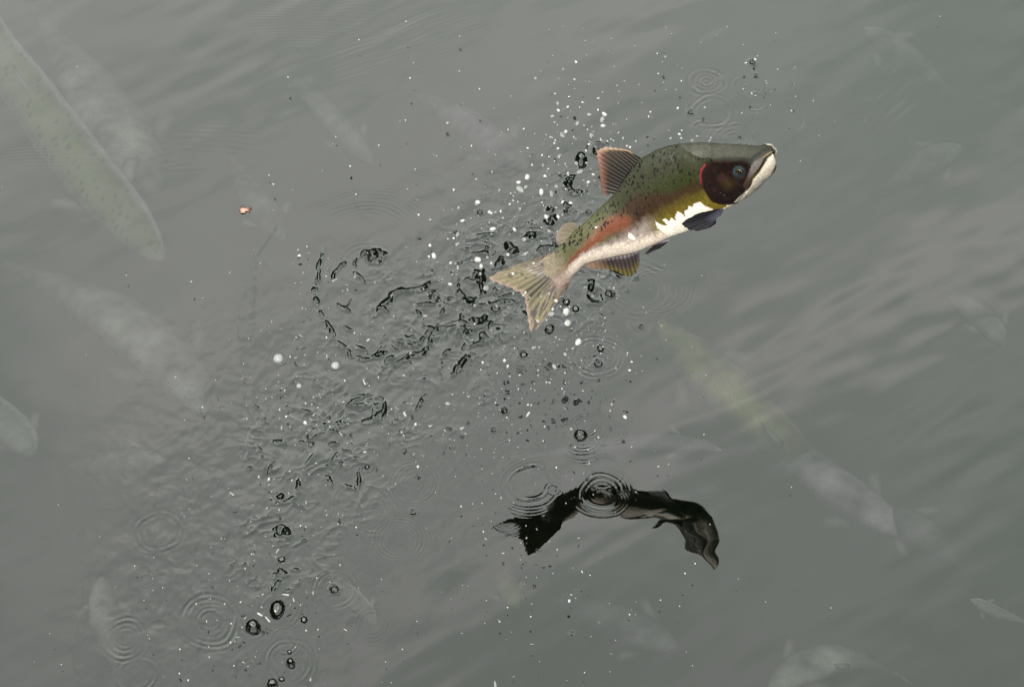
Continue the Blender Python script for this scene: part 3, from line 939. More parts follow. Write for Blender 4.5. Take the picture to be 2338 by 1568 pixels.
def lerp_map(k0, k1):
    f0, f1 = plane_map(k0), plane_map(k1)

    def f(u, v, a, b):
        p0, n0 = f0(u, v, a, b)
        p1, n1 = f1(u, v, a, b)
        return p0 * (1 - a[..., None]) + p1 * a[..., None], n0 * (1 - a[..., None]) + n1 * a[..., None]
    return f


def near_k(u, v):
    return int(np.argmin(np.minimum(np.hypot(D2[:, 0] - u, D2[:, 1] - v), np.hypot(V2[:, 0] - u, V2[:, 1] - v))))


def col_lerp(c0, c1, m):
    return np.array(c0) * (1 - m[..., None]) + np.array(c1) * m[..., None]


def dorsal_col(a, b, rip, u, v):
    c_ = col_lerp((.010, .007, .004), (.028, .016, .008), smooth(.2, .85, b))
    c_ = c_ * (0.72 + .36 * rip)[..., None] * (1 + .35 * vnoise(a * 15, b * 1.5, 1.0, 71))[..., None]
    tipm = smooth(.80, .97, b) * smooth(1.0, .2, a) + smooth(.05, .0, a) * smooth(.45, .8, b)
    tipm = np.clip(tipm, 0, 1)
    c_ = c_ * (1 - tipm[..., None]) + np.array([.50, .33, .22]) * tipm[..., None] * .8
    pk = smooth(.55, .95, b) * smooth(.3, .5, a) * .6
    return c_ * (1 - pk[..., None]) + np.array([.21, .09, .07]) * pk[..., None]


k0, k1 = near_k(1463, 362), near_k(1401, 445)
fin('dorsal_fin', [(1466, 363), (1446, 382), (1424, 412), (1402, 446)],
    [(1434, 343), (1403, 337), (1378, 334), (1361, 341), (1360, 356), (1366, 380), (1369, 405), (1371, 425), (1378, 446)],
    15, dorsal_col, .0022, M_FIN, salmon, lerp_map(k0, k1), nl=30, notch=.05, seed=3)


def anal_col(a, b, rip, u, v):
    c_ = col_lerp((.20, .17, .19), (.036, .026, .030), smooth(.05, .25, b))
    c_ = c_ * (1 - smooth(.45, .95, b)[..., None]) + np.array([.10, .075, .018]) * smooth(.45, .95, b)[..., None]
    c_ = c_ * (.4 + .85 * rip)[..., None]
    pr = smooth(.55, .95, a) * .8
    c_ = c_ * (1 - pr[..., None]) + np.array([.30, .19, .14]) * pr[..., None]
    bl = smooth(.07, .0, a) * .5
    return c_ * (1 - bl[..., None]) + np.array([.16, .14, .20]) * bl[..., None]


k0, k1 = near_k(1461, 574), near_k(1333, 603)
fin('anal_fin', [(1461, 571), (1430, 580), (1390, 588), (1360, 594), (1336, 601)],
    [(1461, 600), (1454, 622), (1440, 634), (1424, 630), (1413, 624), (1396, 618), (1378, 616), (1358, 615), (1338, 611)],
    14, anal_col, .0020, M_FIN, salmon, lerp_map(k0, k1), nl=24, notch=.09, seed=5)


def adipose_col(a, b, rip, u, v):
    return col_lerp((.16, .14, .10), (.22, .18, .14), b) + .0 * rip[..., None]


k0, k1 = near_k(1322, 522), near_k(1290, 550)
fin('adipose_fin', [(1322, 519), (1308, 532), (1297, 545)], [(1313, 510), (1299, 506), (1284, 515), (1272, 533), (1269, 549), (1276, 557), (1286, 556)],
    5, adipose_col, .0042, M_FIN, salmon, lerp_map(k0, k1), nl=14, notch=0.0, seed=6)

# tail: spread in its own slightly twisted plane
def solve_h(u, v, vm):
    hh = np.linspace(.2, .7, 900)
    P = at(np.full(900, u), np.full(900, v), hh)
    return hh[np.argmin(abs(proj(P * [1, 1, -1])[1] - vm))]


tip_a = at(1110, 636, solve_h(1110, 636, 1200))
tip_b = at(1209, 763, solve_h(1209, 763, 1262))
root_p = C3[26]
nt_ = np.cross(tip_a - root_p, tip_b - root_p)
nt_ /= np.linalg.norm(nt_)
nt_ *= np.sign(-(nt_ @ VW))


def tail_map(u, v, a, b):
    p0, n0 = plane_map(26)(u, v, a, b)
    d = ray(u, v)
    t = ((root_p - CAM) @ nt_) / (d @ nt_)
    p1 = CAM + d * t[..., None]
    m = smooth(0, .5, b)[..., None]
    return p0 * (1 - m) + p1 * m, n0 * (1 - m) + nt_ * m


rt = np.random.default_rng(23)
tail_spots = []
for k in range(78):
    a_, b_ = rt.uniform(.02, .98), rt.uniform(.22, .93)
    if .42 < a_ < .58 and b_ > .4:
        continue
    if k < 34:
        tail_spots.append((a_, b_, rt.uniform(.013, .020), rt.uniform(.06, .12)))
    else:
        tail_spots.append((a_, b_, rt.uniform(.012, .019), rt.uniform(.022, .040)))


def tail_col(a, b, rip, u, v):
    c_ = col_lerp((.22, .18, .155), (.260, .218, .130), smooth(.25, .6, b))
    c_ = c_ * (.75 + .3 * rip)[..., None]
    pink = smooth(.44, .10, b) * smooth(.30, .7, a)
    c_ = c_ * (1 - pink[..., None]) + np.array([.31, .22, .19]) * pink[..., None]
    dark = np.exp(-((a - .50) / .075) ** 2) * smooth(.18, .4, b) * smooth(1.0, .85, b) * (.35 + .6 * (np.sin(a * 150) > .1))
    c_ = c_ * (1 - dark[..., None]) + np.array([.016, .014, .014]) * dark[..., None]
    brn = smooth(.80, 1.0, a) * smooth(.1, .3, b) * .75
    c_ = c_ * (1 - brn[..., None]) + np.array([.14, .070, .014]) * brn[..., None]
    edge_ = np.clip(smooth(.90, .99, b) * .75 + smooth(.03, .0, a) * .6, 0, 1)
    c_ = c_ * (1 - edge_[..., None]) + np.array([.36, .24, .22]) * edge_[..., None]
    for (a0, b0, ra, rb) in tail_spots:
        m = smooth(1.25, .75, np.hypot((a - a0) / (ra * (.55 + .45 * b)), (b - b0) / rb)) * .85
        c_ = c_ * (1 - m[..., None]) + np.array([.075, .062, .066]) * m[..., None]
    return c_


fin('tail_fin', [(1258, 577), (1262, 590), (1272, 606), (1284, 626), (1304, 640)],
    [(1215, 594), (1168, 609), (1135, 622), (1110, 636), (1128, 645), (1153, 653), (1178, 665), (1196, 678), (1199, 700), (1203, 728), (1206, 748), (1209, 763), (1224, 755), (1243, 730), (1268, 693), (1291, 661)],
    22, tail_col, .0024, M_TAIL, salmon, tail_map, nl=70, per=8, notch=.035, seed=8)


def dark_fin_col(a, b, rip, u, v):
    c_ = col_lerp((.050, .052, .075), (.010, .010, .014), smooth(.1, .5, b))  # bluish sheen at the base painted into the dark fin colour
    return c_ * (.8 + .25 * rip)[..., None]


def paired_map(u0, v0, side, lift, spread):
    p, n, t_, i = skin_point(u0, v0, side)
    upv = (Pd[i] - Pv[i]) / np.linalg.norm(Pd[i] - Pv[i])

    def f(u, v, a, b):
        pl = np.array([on_plane(uu, vv, C3[i], LAT[i]) for uu, vv in zip(u.ravel(), v.ravel())]).reshape(u.shape + (3,))
        pl = pl + n * ((p - C3[i]) @ n + .0015)
        off = n[None, None] * (lift * b + spread * b ** 1.3)[..., None]
        return pl + off, np.broadcast_to(n, pl.shape)
    return f


pect_base = [(1653, 467), (1655, 474), (1650, 483), (1640, 488)]
pect_out = [(1636, 466), (1600, 474), (1576, 486), (1563, 495), (1568, 504), (1580, 511), (1602, 514), (1626, 508), (1642, 497)]
fin('pectoral_fin', pect_base, pect_out, 9, dark_fin_col, .0022, M_DARK, salmon, paired_map(1640, 470, 1, .006, .004), nl=22, notch=.03, seed=9, ribs=.15)
fin('pectoral_fin', pect_base, pect_out, 9, dark_fin_col, .0022, M_DARK, salmon, paired_map(1640, 470, -1, .004, .006), nl=22, notch=.03, seed=10, ribs=.15)
pelv_base = [(1533, 540), (1529, 545), (1524, 549)]
pelv_out = [(1515, 543), (1497, 549), (1484, 561), (1475, 570), (1482, 571), (1498, 563), (1513, 556)]


def pelvic_col(a, b, rip, u, v):
    c_ = col_lerp((.30, .26, .34), (.020, .016, .020), smooth(.15, .4, a + .15 * b))
    return c_ * (.6 + .5 * rip)[..., None]


fin('pelvic_fin', pelv_base, pelv_out, 7, pelvic_col, .0018, M_DARK, salmon, paired_map(1520, 530, 1, .004, .003), nl=16, notch=.03, seed=11)
fin('pelvic_fin', pelv_base, pelv_out, 7, pelvic_col, .0018, M_DARK, salmon, paired_map(1520, 530, -1, .003, .007), nl=16, notch=.03, seed=12)

# ------------------------------------------------------------------ salmon swimming below the surface
def swim(line, hw, depth, label, back=(.13, .14, .075), side=(.42, .40, .42), fins=('p', 'd', 'c'), spots=True, taper=True, seed=0, tilt=0.0, deep=False, blunt=False):
    """line: head-first centre line in photo pixels; hw: half width in photo pixels; depth of the back below the surface"""
    pts = curve_pts(line, 130)
    n = len(pts)
    f = np.linspace(0, 1, n)                     # 0 snout, 1 tail root
    wprof = np.interp(f, [0, .015, .06, .14, .25, .40, .6, .8, .93, 1], [.14, .34, .60, .84, .98, 1, .90, .66, .5, .45] if blunt else [.05, .22, .50, .78, .96, 1, .84, .48, .24, .18])
    W_ = wprof * hw * PX
    ctr = at(pts[:, 0], pts[:, 1], 0.0)
    Hh = np.interp(f, [0, .02, .1, .3, .5, .8, .95, 1], [.14, .35, .8, 1.25, 1.25, .8, .5, .45]) * hw * PX
    ctr[:, 2] = -depth - Hh.max() * 1.0 - tilt * f ** 1.5
    # shift so that the back, not the middle, lies under the seen line
    tan = np.gradient(ctr, axis=0)
    tan[:, 2] = 0
    tan /= np.linalg.norm(tan, axis=1)[:, None]
    lat = np.stack([tan[:, 1], -tan[:, 0], 0 * tan[:, 0]], -1)
    m = 40
    a = np.linspace(0, 2 * np.pi, m, endpoint=False)
    top = Hh[:, None] * np.cos(a)[None]
    P = ctr[:, None] + lat[:, None] * (W_[:, None] * np.sin(a)[None])[..., None]
    P[..., 2] += top
    P[..., 1] += (depth) * CP / SP * 1.0 * 0 + (-(P[..., 2]) * CP / SP) * 1.0   # stand where the sight line meets that depth
    q = np.cos(a)[None] + .10 * vnoise(np.repeat(f[:, None], m, 1) * 30, np.repeat(a[None], n, 0) * 3, 1.0, seed + 5)
    col = np.broadcast_to(np.array(side), (n, m, 3)).copy()
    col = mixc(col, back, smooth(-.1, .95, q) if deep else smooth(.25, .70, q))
    bl = vnoise(P[..., 0], P[..., 1], .06, seed + 3)[..., None] + .5 * vnoise(P[..., 0], P[..., 1], .02, seed + 4)[..., None]
    col = np.clip(col * (1 + (.85 if deep else .3) * bl), .004, .9)
    if deep:
        col = col * (1 - .7 * smooth(.45, 1, f))[:, None, None]
    if spots:
        sp_ = vnoise(P[..., 0], P[..., 1], .0065, seed + 9)
        col = mixc(col, (.03, .032, .022), smooth(.46, .62, sp_) * smooth(.3, .6, q) * .8)
    col = mixc(col, (.62, .58, .52), smooth(.05, .0, np.repeat(f[:, None], m, 1)) * (.15 if deep else .6) * np.ones((n, m)))
    loc = Vector(ctr[n // 3])
    o = thing('swimming_salmon', label, 'salmon', loc, 'salmon swimming under the surface')
    me = mesh_np('body', P.reshape(-1, 3), grid_faces(n, m, True))
    set_col(me, np.clip(col.reshape(-1, 3), .004, .9))
    obj('body', me, M_GHOST, o)

    def flat(name, poly3, colr, th=.002):
        k = len(poly3)
        poly3 = np.array(poly3)
        nrm = np.cross(poly3[1] - poly3[0], poly3[2] - poly3[0])
        nrm /= np.linalg.norm(nrm) + 1e-9
        cen = poly3.mean(0)
        vv = np.vstack([poly3, cen + nrm * th, cen - nrm * th])
        ff = [(i, (i + 1) % k, k) for i in range(k)] + [((i + 1) % k, i, k + 1) for i in range(k)]
        me = mesh_np(name, vv, np.array(ff))
        set_col(me, np.broadcast_to(np.array(colr), (len(vv), 3)))
        obj(name, me, M_GHOST, o)
    ctr2 = ctr.copy()
    ctr2[:, 1] += -ctr2[:, 2] * CP / SP
    hw_m = hw * PX
    if 'p' in fins:
        for s_ in (1, -1):
            i = int(.22 * n)
            b_ = ctr2[i] + lat[i] * s_ * W_[i] * .85
            out = lat[i] * s_
            bk = -tan[i] * -1.0
            flat('pectoral_fin', [b_ - bk * .18 * hw_m, b_ + out * .45 * hw_m + bk * .1 * hw_m, b_ + out * 1.05 * hw_m + bk * .75 * hw_m, b_ + out * .85 * hw_m + bk * 1.15 * hw_m, b_ + out * .25 * hw_m + bk * .75 * hw_m, b_ + bk * .3 * hw_m],
                 (.46, .44, .44) if blunt else (.30, .29, .28))
    if 'd' in fins:
        i0, i1 = int(.48 * n), int(.62 * n)
        zt = np.array([0, 0, 1.0])
        sk = np.array([0, -CP / SP, 0])
        t0, t1 = ctr2[i0] + (zt + sk) * Hh[i0] * .9, ctr2[i1] + (zt + sk) * Hh[i1] * .9
        hgt = min(.6 * hw_m, depth * .75)
        flat('dorsal_fin', [t0, t0 * .5 + t1 * .5 + (zt + sk) * hgt + lat[i0] * .25 * hw_m, t1 + (zt + sk) * hgt * .7 + lat[i0] * .3 * hw_m, t1], (.34, .33, .36))
    if 'c' in fins:
        e_ = ctr2[-1]
        bk = tan[-1]
        zt = np.array([0, -CP / SP, 1.0])
        flat('tail_fin', [e_ - bk * .1 * hw_m + zt * Hh[-1] * .8, e_ + bk * 1.3 * hw_m + zt * 1.0 * hw_m + lat[-1] * .3 * hw_m, e_ + bk * 1.0 * hw_m + lat[-1] * .15 * hw_m, e_ + bk * 1.3 * hw_m - zt * 1.0 * hw_m, e_ - bk * .1 * hw_m - zt * Hh[-1] * .8],
             (.30, .29, .25))
    return o


swims = [
    ([(350, 590), (320, 555), (262, 480), (190, 400), (120, 310), (50, 215), (-40, 90), (-110, -30), (-170, -150)], 70, .018, 'olive spotted salmon just under the surface at the left, clearest of the submerged fish', 1.0),
    ([(326, 438), (300, 380), (240, 290), (170, 190), (100, 90), (20, -20)], 74, .085, 'broad pale salmon lying behind and deeper than the spotted one at the left', .8),
    ([(440, 950), (400, 890), (330, 800), (220, 720), (80, 650), (-60, 590)], 66, .115, 'deep blurred grey salmon below the spotted salmon at the left', .7),
    ([(50, 1048), (25, 1010), (-30, 950), (-90, 880)], 42, .05, 'salmon of which only the pale snout pokes in at the left edge', .8),
    ([(350, 1060), (280, 1062), (180, 1072), (70, 1085)], 34, .125, 'very faint grey fish lying level above the lower left corner', .6),
    ([(636, 545), (600, 490), (560, 440), (520, 380), (495, 320)], 34, .09, 'dim salmon beneath the floating red leaf', .8),
    ([(1205, 385), (1150, 335), (1080, 275), (990, 215), (900, 170)], 44, .095, 'purple grey salmon left of the spray above the tail', .7),
    ([(845, 365), (800, 320), (740, 245), (670, 180), (600, 115)], 32, .105, 'thin faint salmon pointing down right near the top left of the picture', .7),
    ([(1512, 732), (1545, 765), (1630, 850), (1740, 950), (1880, 1075), (2010, 1180)], 60, .075, 'yellow green salmon under the calm water just right of the leaping tail', .9),
    ([(2110, 1240), (2030, 1190), (1930, 1120), (1840, 1050), (1760, 985), (1690, 900)], 48, .10, 'purplish salmon whose tail crosses under the yellow green fish', .8),
    ([(1655, 1032), (1610, 1020), (1530, 1012), (1430, 1015), (1320, 1030), (1200, 1050)], 27, .035, 'slim pale salmon with rounded snout just above the dark mirror image', .9),
    ([(2050, 1180), (2110, 1215), (2180, 1265), (2260, 1330)], 40, .10, 'dark blurred salmon low on the right side', .6),
    ([(2232, 1376), (2262, 1392), (2300, 1412), (2380, 1440)], 17, .05, 'small pale fish by the lower right edge', .9),
    ([(1770, 1590), (1840, 1550), (1910, 1530), (1990, 1535), (2080, 1570)], 36, .07, 'arched salmon cut off by the bottom edge at the right', .9),
    ([(1558, 1503), (1510, 1480), (1440, 1455), (1350, 1425), (1250, 1395)], 42, .10, 'faint long salmon low in the picture below the dark mirror image', .8),
    ([(1183, 1405), (1165, 1375), (1150, 1330), (1130, 1270)], 22, .10, 'short yellowish fish under the mirrored tail', .9),
    ([(205, 1330), (207, 1400), (215, 1480), (230, 1600)], 30, .085, 'upright pale salmon under the lower left corner ripples', .8),
    ([(852, 1432), (830, 1405), (790, 1365), (740, 1320)], 21, .045, 'small pale snouted fish under the lower middle ripples', .9),
    ([(2320, 790), (2290, 740), (2240, 690), (2180, 640)], 30, .085, 'blotchy pale salmon near the right edge, halfway up', .8),
    ([(2225, 318), (2170, 345), (2110, 380), (2040, 430)], 38, .115, 'broad faint salmon in the upper right', .7),
    ([(2000, 40), (2060, 80), (2140, 130), (2230, 190)], 40, .12, 'vague salmon near the top right corner', .6),
]
for k, (ln, hw, dp, lab, _) in enumerate(swims):
    deep = dp > .06
    bk, sd_c = ((.215, .24, .105), (.85, .83, .85)) if k == 0 else ((.30, .30, .28), (.70, .68, .70))
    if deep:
        bk, sd_c = (.44, .43, .41), (.05, .05, .05)  # deep fish: soft haze of the murk painted in as darkened sides
    if 'yellow' in lab:
        bk, sd_c = (.29, .29, .10), (.10, .09, .07)
    if 'purpl' in lab:
        bk, sd_c = (.42, .37, .43), (.10, .08, .10)
    if 'dark' in lab:
        bk, sd_c = (.20, .18, .20), (.04, .04, .04)
    if k in (5, 6, 7, 15, 17, 18, 19, 20, 4):
        bk = tuple(q * .55 for q in bk)
    swim(ln, hw * (1.15 if deep else 1.0), dp * .8, lab, back=bk, side=sd_c, seed=k * 11, spots=(k == 0), tilt=.10 if deep else .05, deep=deep, blunt=(k == 0), fins=('p',) if dp > .08 else ('p', 'd', 'c'))

# red leaf floating under the film of the surface
lp = at(558, 480, 0)
pts = []
for k in range(14):
    a = k / 14 * 2 * np.pi
    r = (.0130 if k % 2 else .0090) * (1 + .25 * math.sin(3 * a + 1)) * (1.15 if abs(math.cos(a)) > .7 else .8)
    pts.append((lp[0] + r * math.cos(a), lp[1] + r * math.sin(a), .0016 + .0008 * math.sin(2 * a)))
pts += [(lp[0], lp[1], .0028), (lp[0], lp[1], .0012)]
ff = [(i, (i + 1) % 14, 14) for i in range(14)] + [((i + 1) % 14, i, 15) for i in range(14)]
lf = thing('floating_leaf', 'small pinkish red leaf scrap floating on the water at the upper left', 'leaf', Vector(lp))
obj('blade', mesh_np('blade', np.array(pts), np.array(ff), False), M_LEAF, lf)

# ------------------------------------------------------------------ bubbles and domes standing on the water
def dome_mesh(name, tall, lump=0.0, seed=0):
    sv, sf = sphere_mesh(name, 20, 32, np.pi * .52)
    r = np.random.default_rng(seed)
    k = 1 + lump * (np.sin(3 * np.arctan2(sv[:, 1], sv[:, 0]) + r.uniform(0, 6)) * .6 + np.sin(2 * np.arctan2(sv[:, 1], sv[:, 0]) + r.uniform(0, 6)))
    sv = sv.copy()
    sv[:, 0] *= k
    sv[:, 1] *= k
    rad = np.hypot(sv[:, 0], sv[:, 1])
    sv[:, 2] = np.where(sv[:, 2] > 0, sv[:, 2] * tall, sv[:, 2])
    return mesh_np(name, sv, sf)


DOMES = [dome_mesh('bubble', t_, l_, k_) for k_, (t_, l_) in enumerate([(1.0, .04), (1.5, .07), (1.9, .05), (1.25, .10)])]
for m_ in DOMES:
    m_.materials.append(M_DOME)
domes = [
    (1327, 366, 17, 'large dark bubble left of the dorsal fin with bright drops around it'),
    (1293, 690, 9.5, 'dark round bubble just right of the tail root'),
    (1314, 706, 9, 'dark bubble below right of the tail root beside white drops'),
    (1255, 752, 11.5, 'dark bubble beside the lower tip of the tail'),
    (1196, 808, 8.5, 'small dark bubble alone left below the tail tip'),
    (1152, 937, 6.5, 'tiny dark bubble on flat water midway between tail and mirror image'),
    (1325, 994, 14, 'glossy black bubble in the ring waves above the mirrored tail'),
    (1389, 671, 10, 'dark bubble right of the splash below the anal fin'),
    (1371, 796, 9, 'thin dark bubble at the top of the ring waves right of the tail'),
    (643, 1277, 8, 'dark bubble at the top of the lower left chain'),
    (763, 1344, 8.5, 'dark bubble inside pale rings right of the lower left chain'),
    (633, 1391, 22, 'widest black bubble of the lower left chain'),
    (578, 1431, 16, 'round black bubble with pale centre at the lower left'),
    (694, 1414, 8, 'small ringed bubble right of the widest black bubble'),
    (661, 1488, 5, 'tiny dark bubble above the bottom edge chain'),
    (664, 1514, 10, 'dark bubble in pale rings near the bottom edge'),
    (643, 1549, 6.5, 'small dark bubble close to the bottom edge'),
    (622, 1564, 13, 'black bubble cut off by the bottom edge'),
    (838, 1066, 6, 'small dark bubble with an arc wave in the middle left'),
]
for (u, v, r, lab) in domes:
    p = at(u, v, 0)
    o = obj('bubble', DOMES[int(u + v) % 4], None, None, Vector((p[0], p[1], water_height(p[0], p[1]) - .0008)))
    rr = r * PX
    o.scale = (rr * random.uniform(.95, 1.08), rr * random.uniform(.95, 1.05) * (.8 if r == 22 else 1), rr)
    o.rotation_euler = (0, 0, random.uniform(0, 6.28))
    tag(o, lab, 'bubble', 'dark bubbles on the water')
WHITE = dome_mesh('foam_bubble', .9, .02, 4)
WHITE.materials.append(M_FOAM)
for (u, v, r, lab) in [(636, 818, 12.5, 'largest white round bubble at the left of the churned water'),
                       (766, 834, 10.5, 'second white round bubble right of the largest one'),
                       (683, 880, 6.5, 'small white bubble below and between the two large white ones')]:
    p = at(u, v, 0)
    o = obj('foam_bubble', WHITE, None, None, Vector((p[0], p[1], water_height(p[0], p[1]) - .001)))
    o.scale = (r * PX,) * 3
    tag(o, lab, 'bubble', 'white bubbles on the water')

# ------------------------------------------------------------------ spray
def drop_mesh(name, seed, stretch):
    sv, sf = sphere_mesh(name, 9, 12)
    r = np.random.default_rng(seed)
    ph = r.uniform(0, 6, 4)
    k = 1 + .10 * np.sin(2.2 * sv[:, 0] + ph[0]) + .10 * np.sin(2.6 * sv[:, 1] + ph[1]) + .08 * np.sin(3 * sv[:, 2] + ph[2])
    sv = sv * k[:, None]
    if stretch > 1.5:
        sv[:, :2] *= (.62 + .38 * r.uniform() + .25 * np.sin(1.8 * sv[:, 2] + ph[3]))[:, None]
    sv[:, 2] *= stretch
    m = mesh_np(name, sv, sf)
    m.materials.append(M_CLEAR if seed % 2 else M_DROP)
    return m


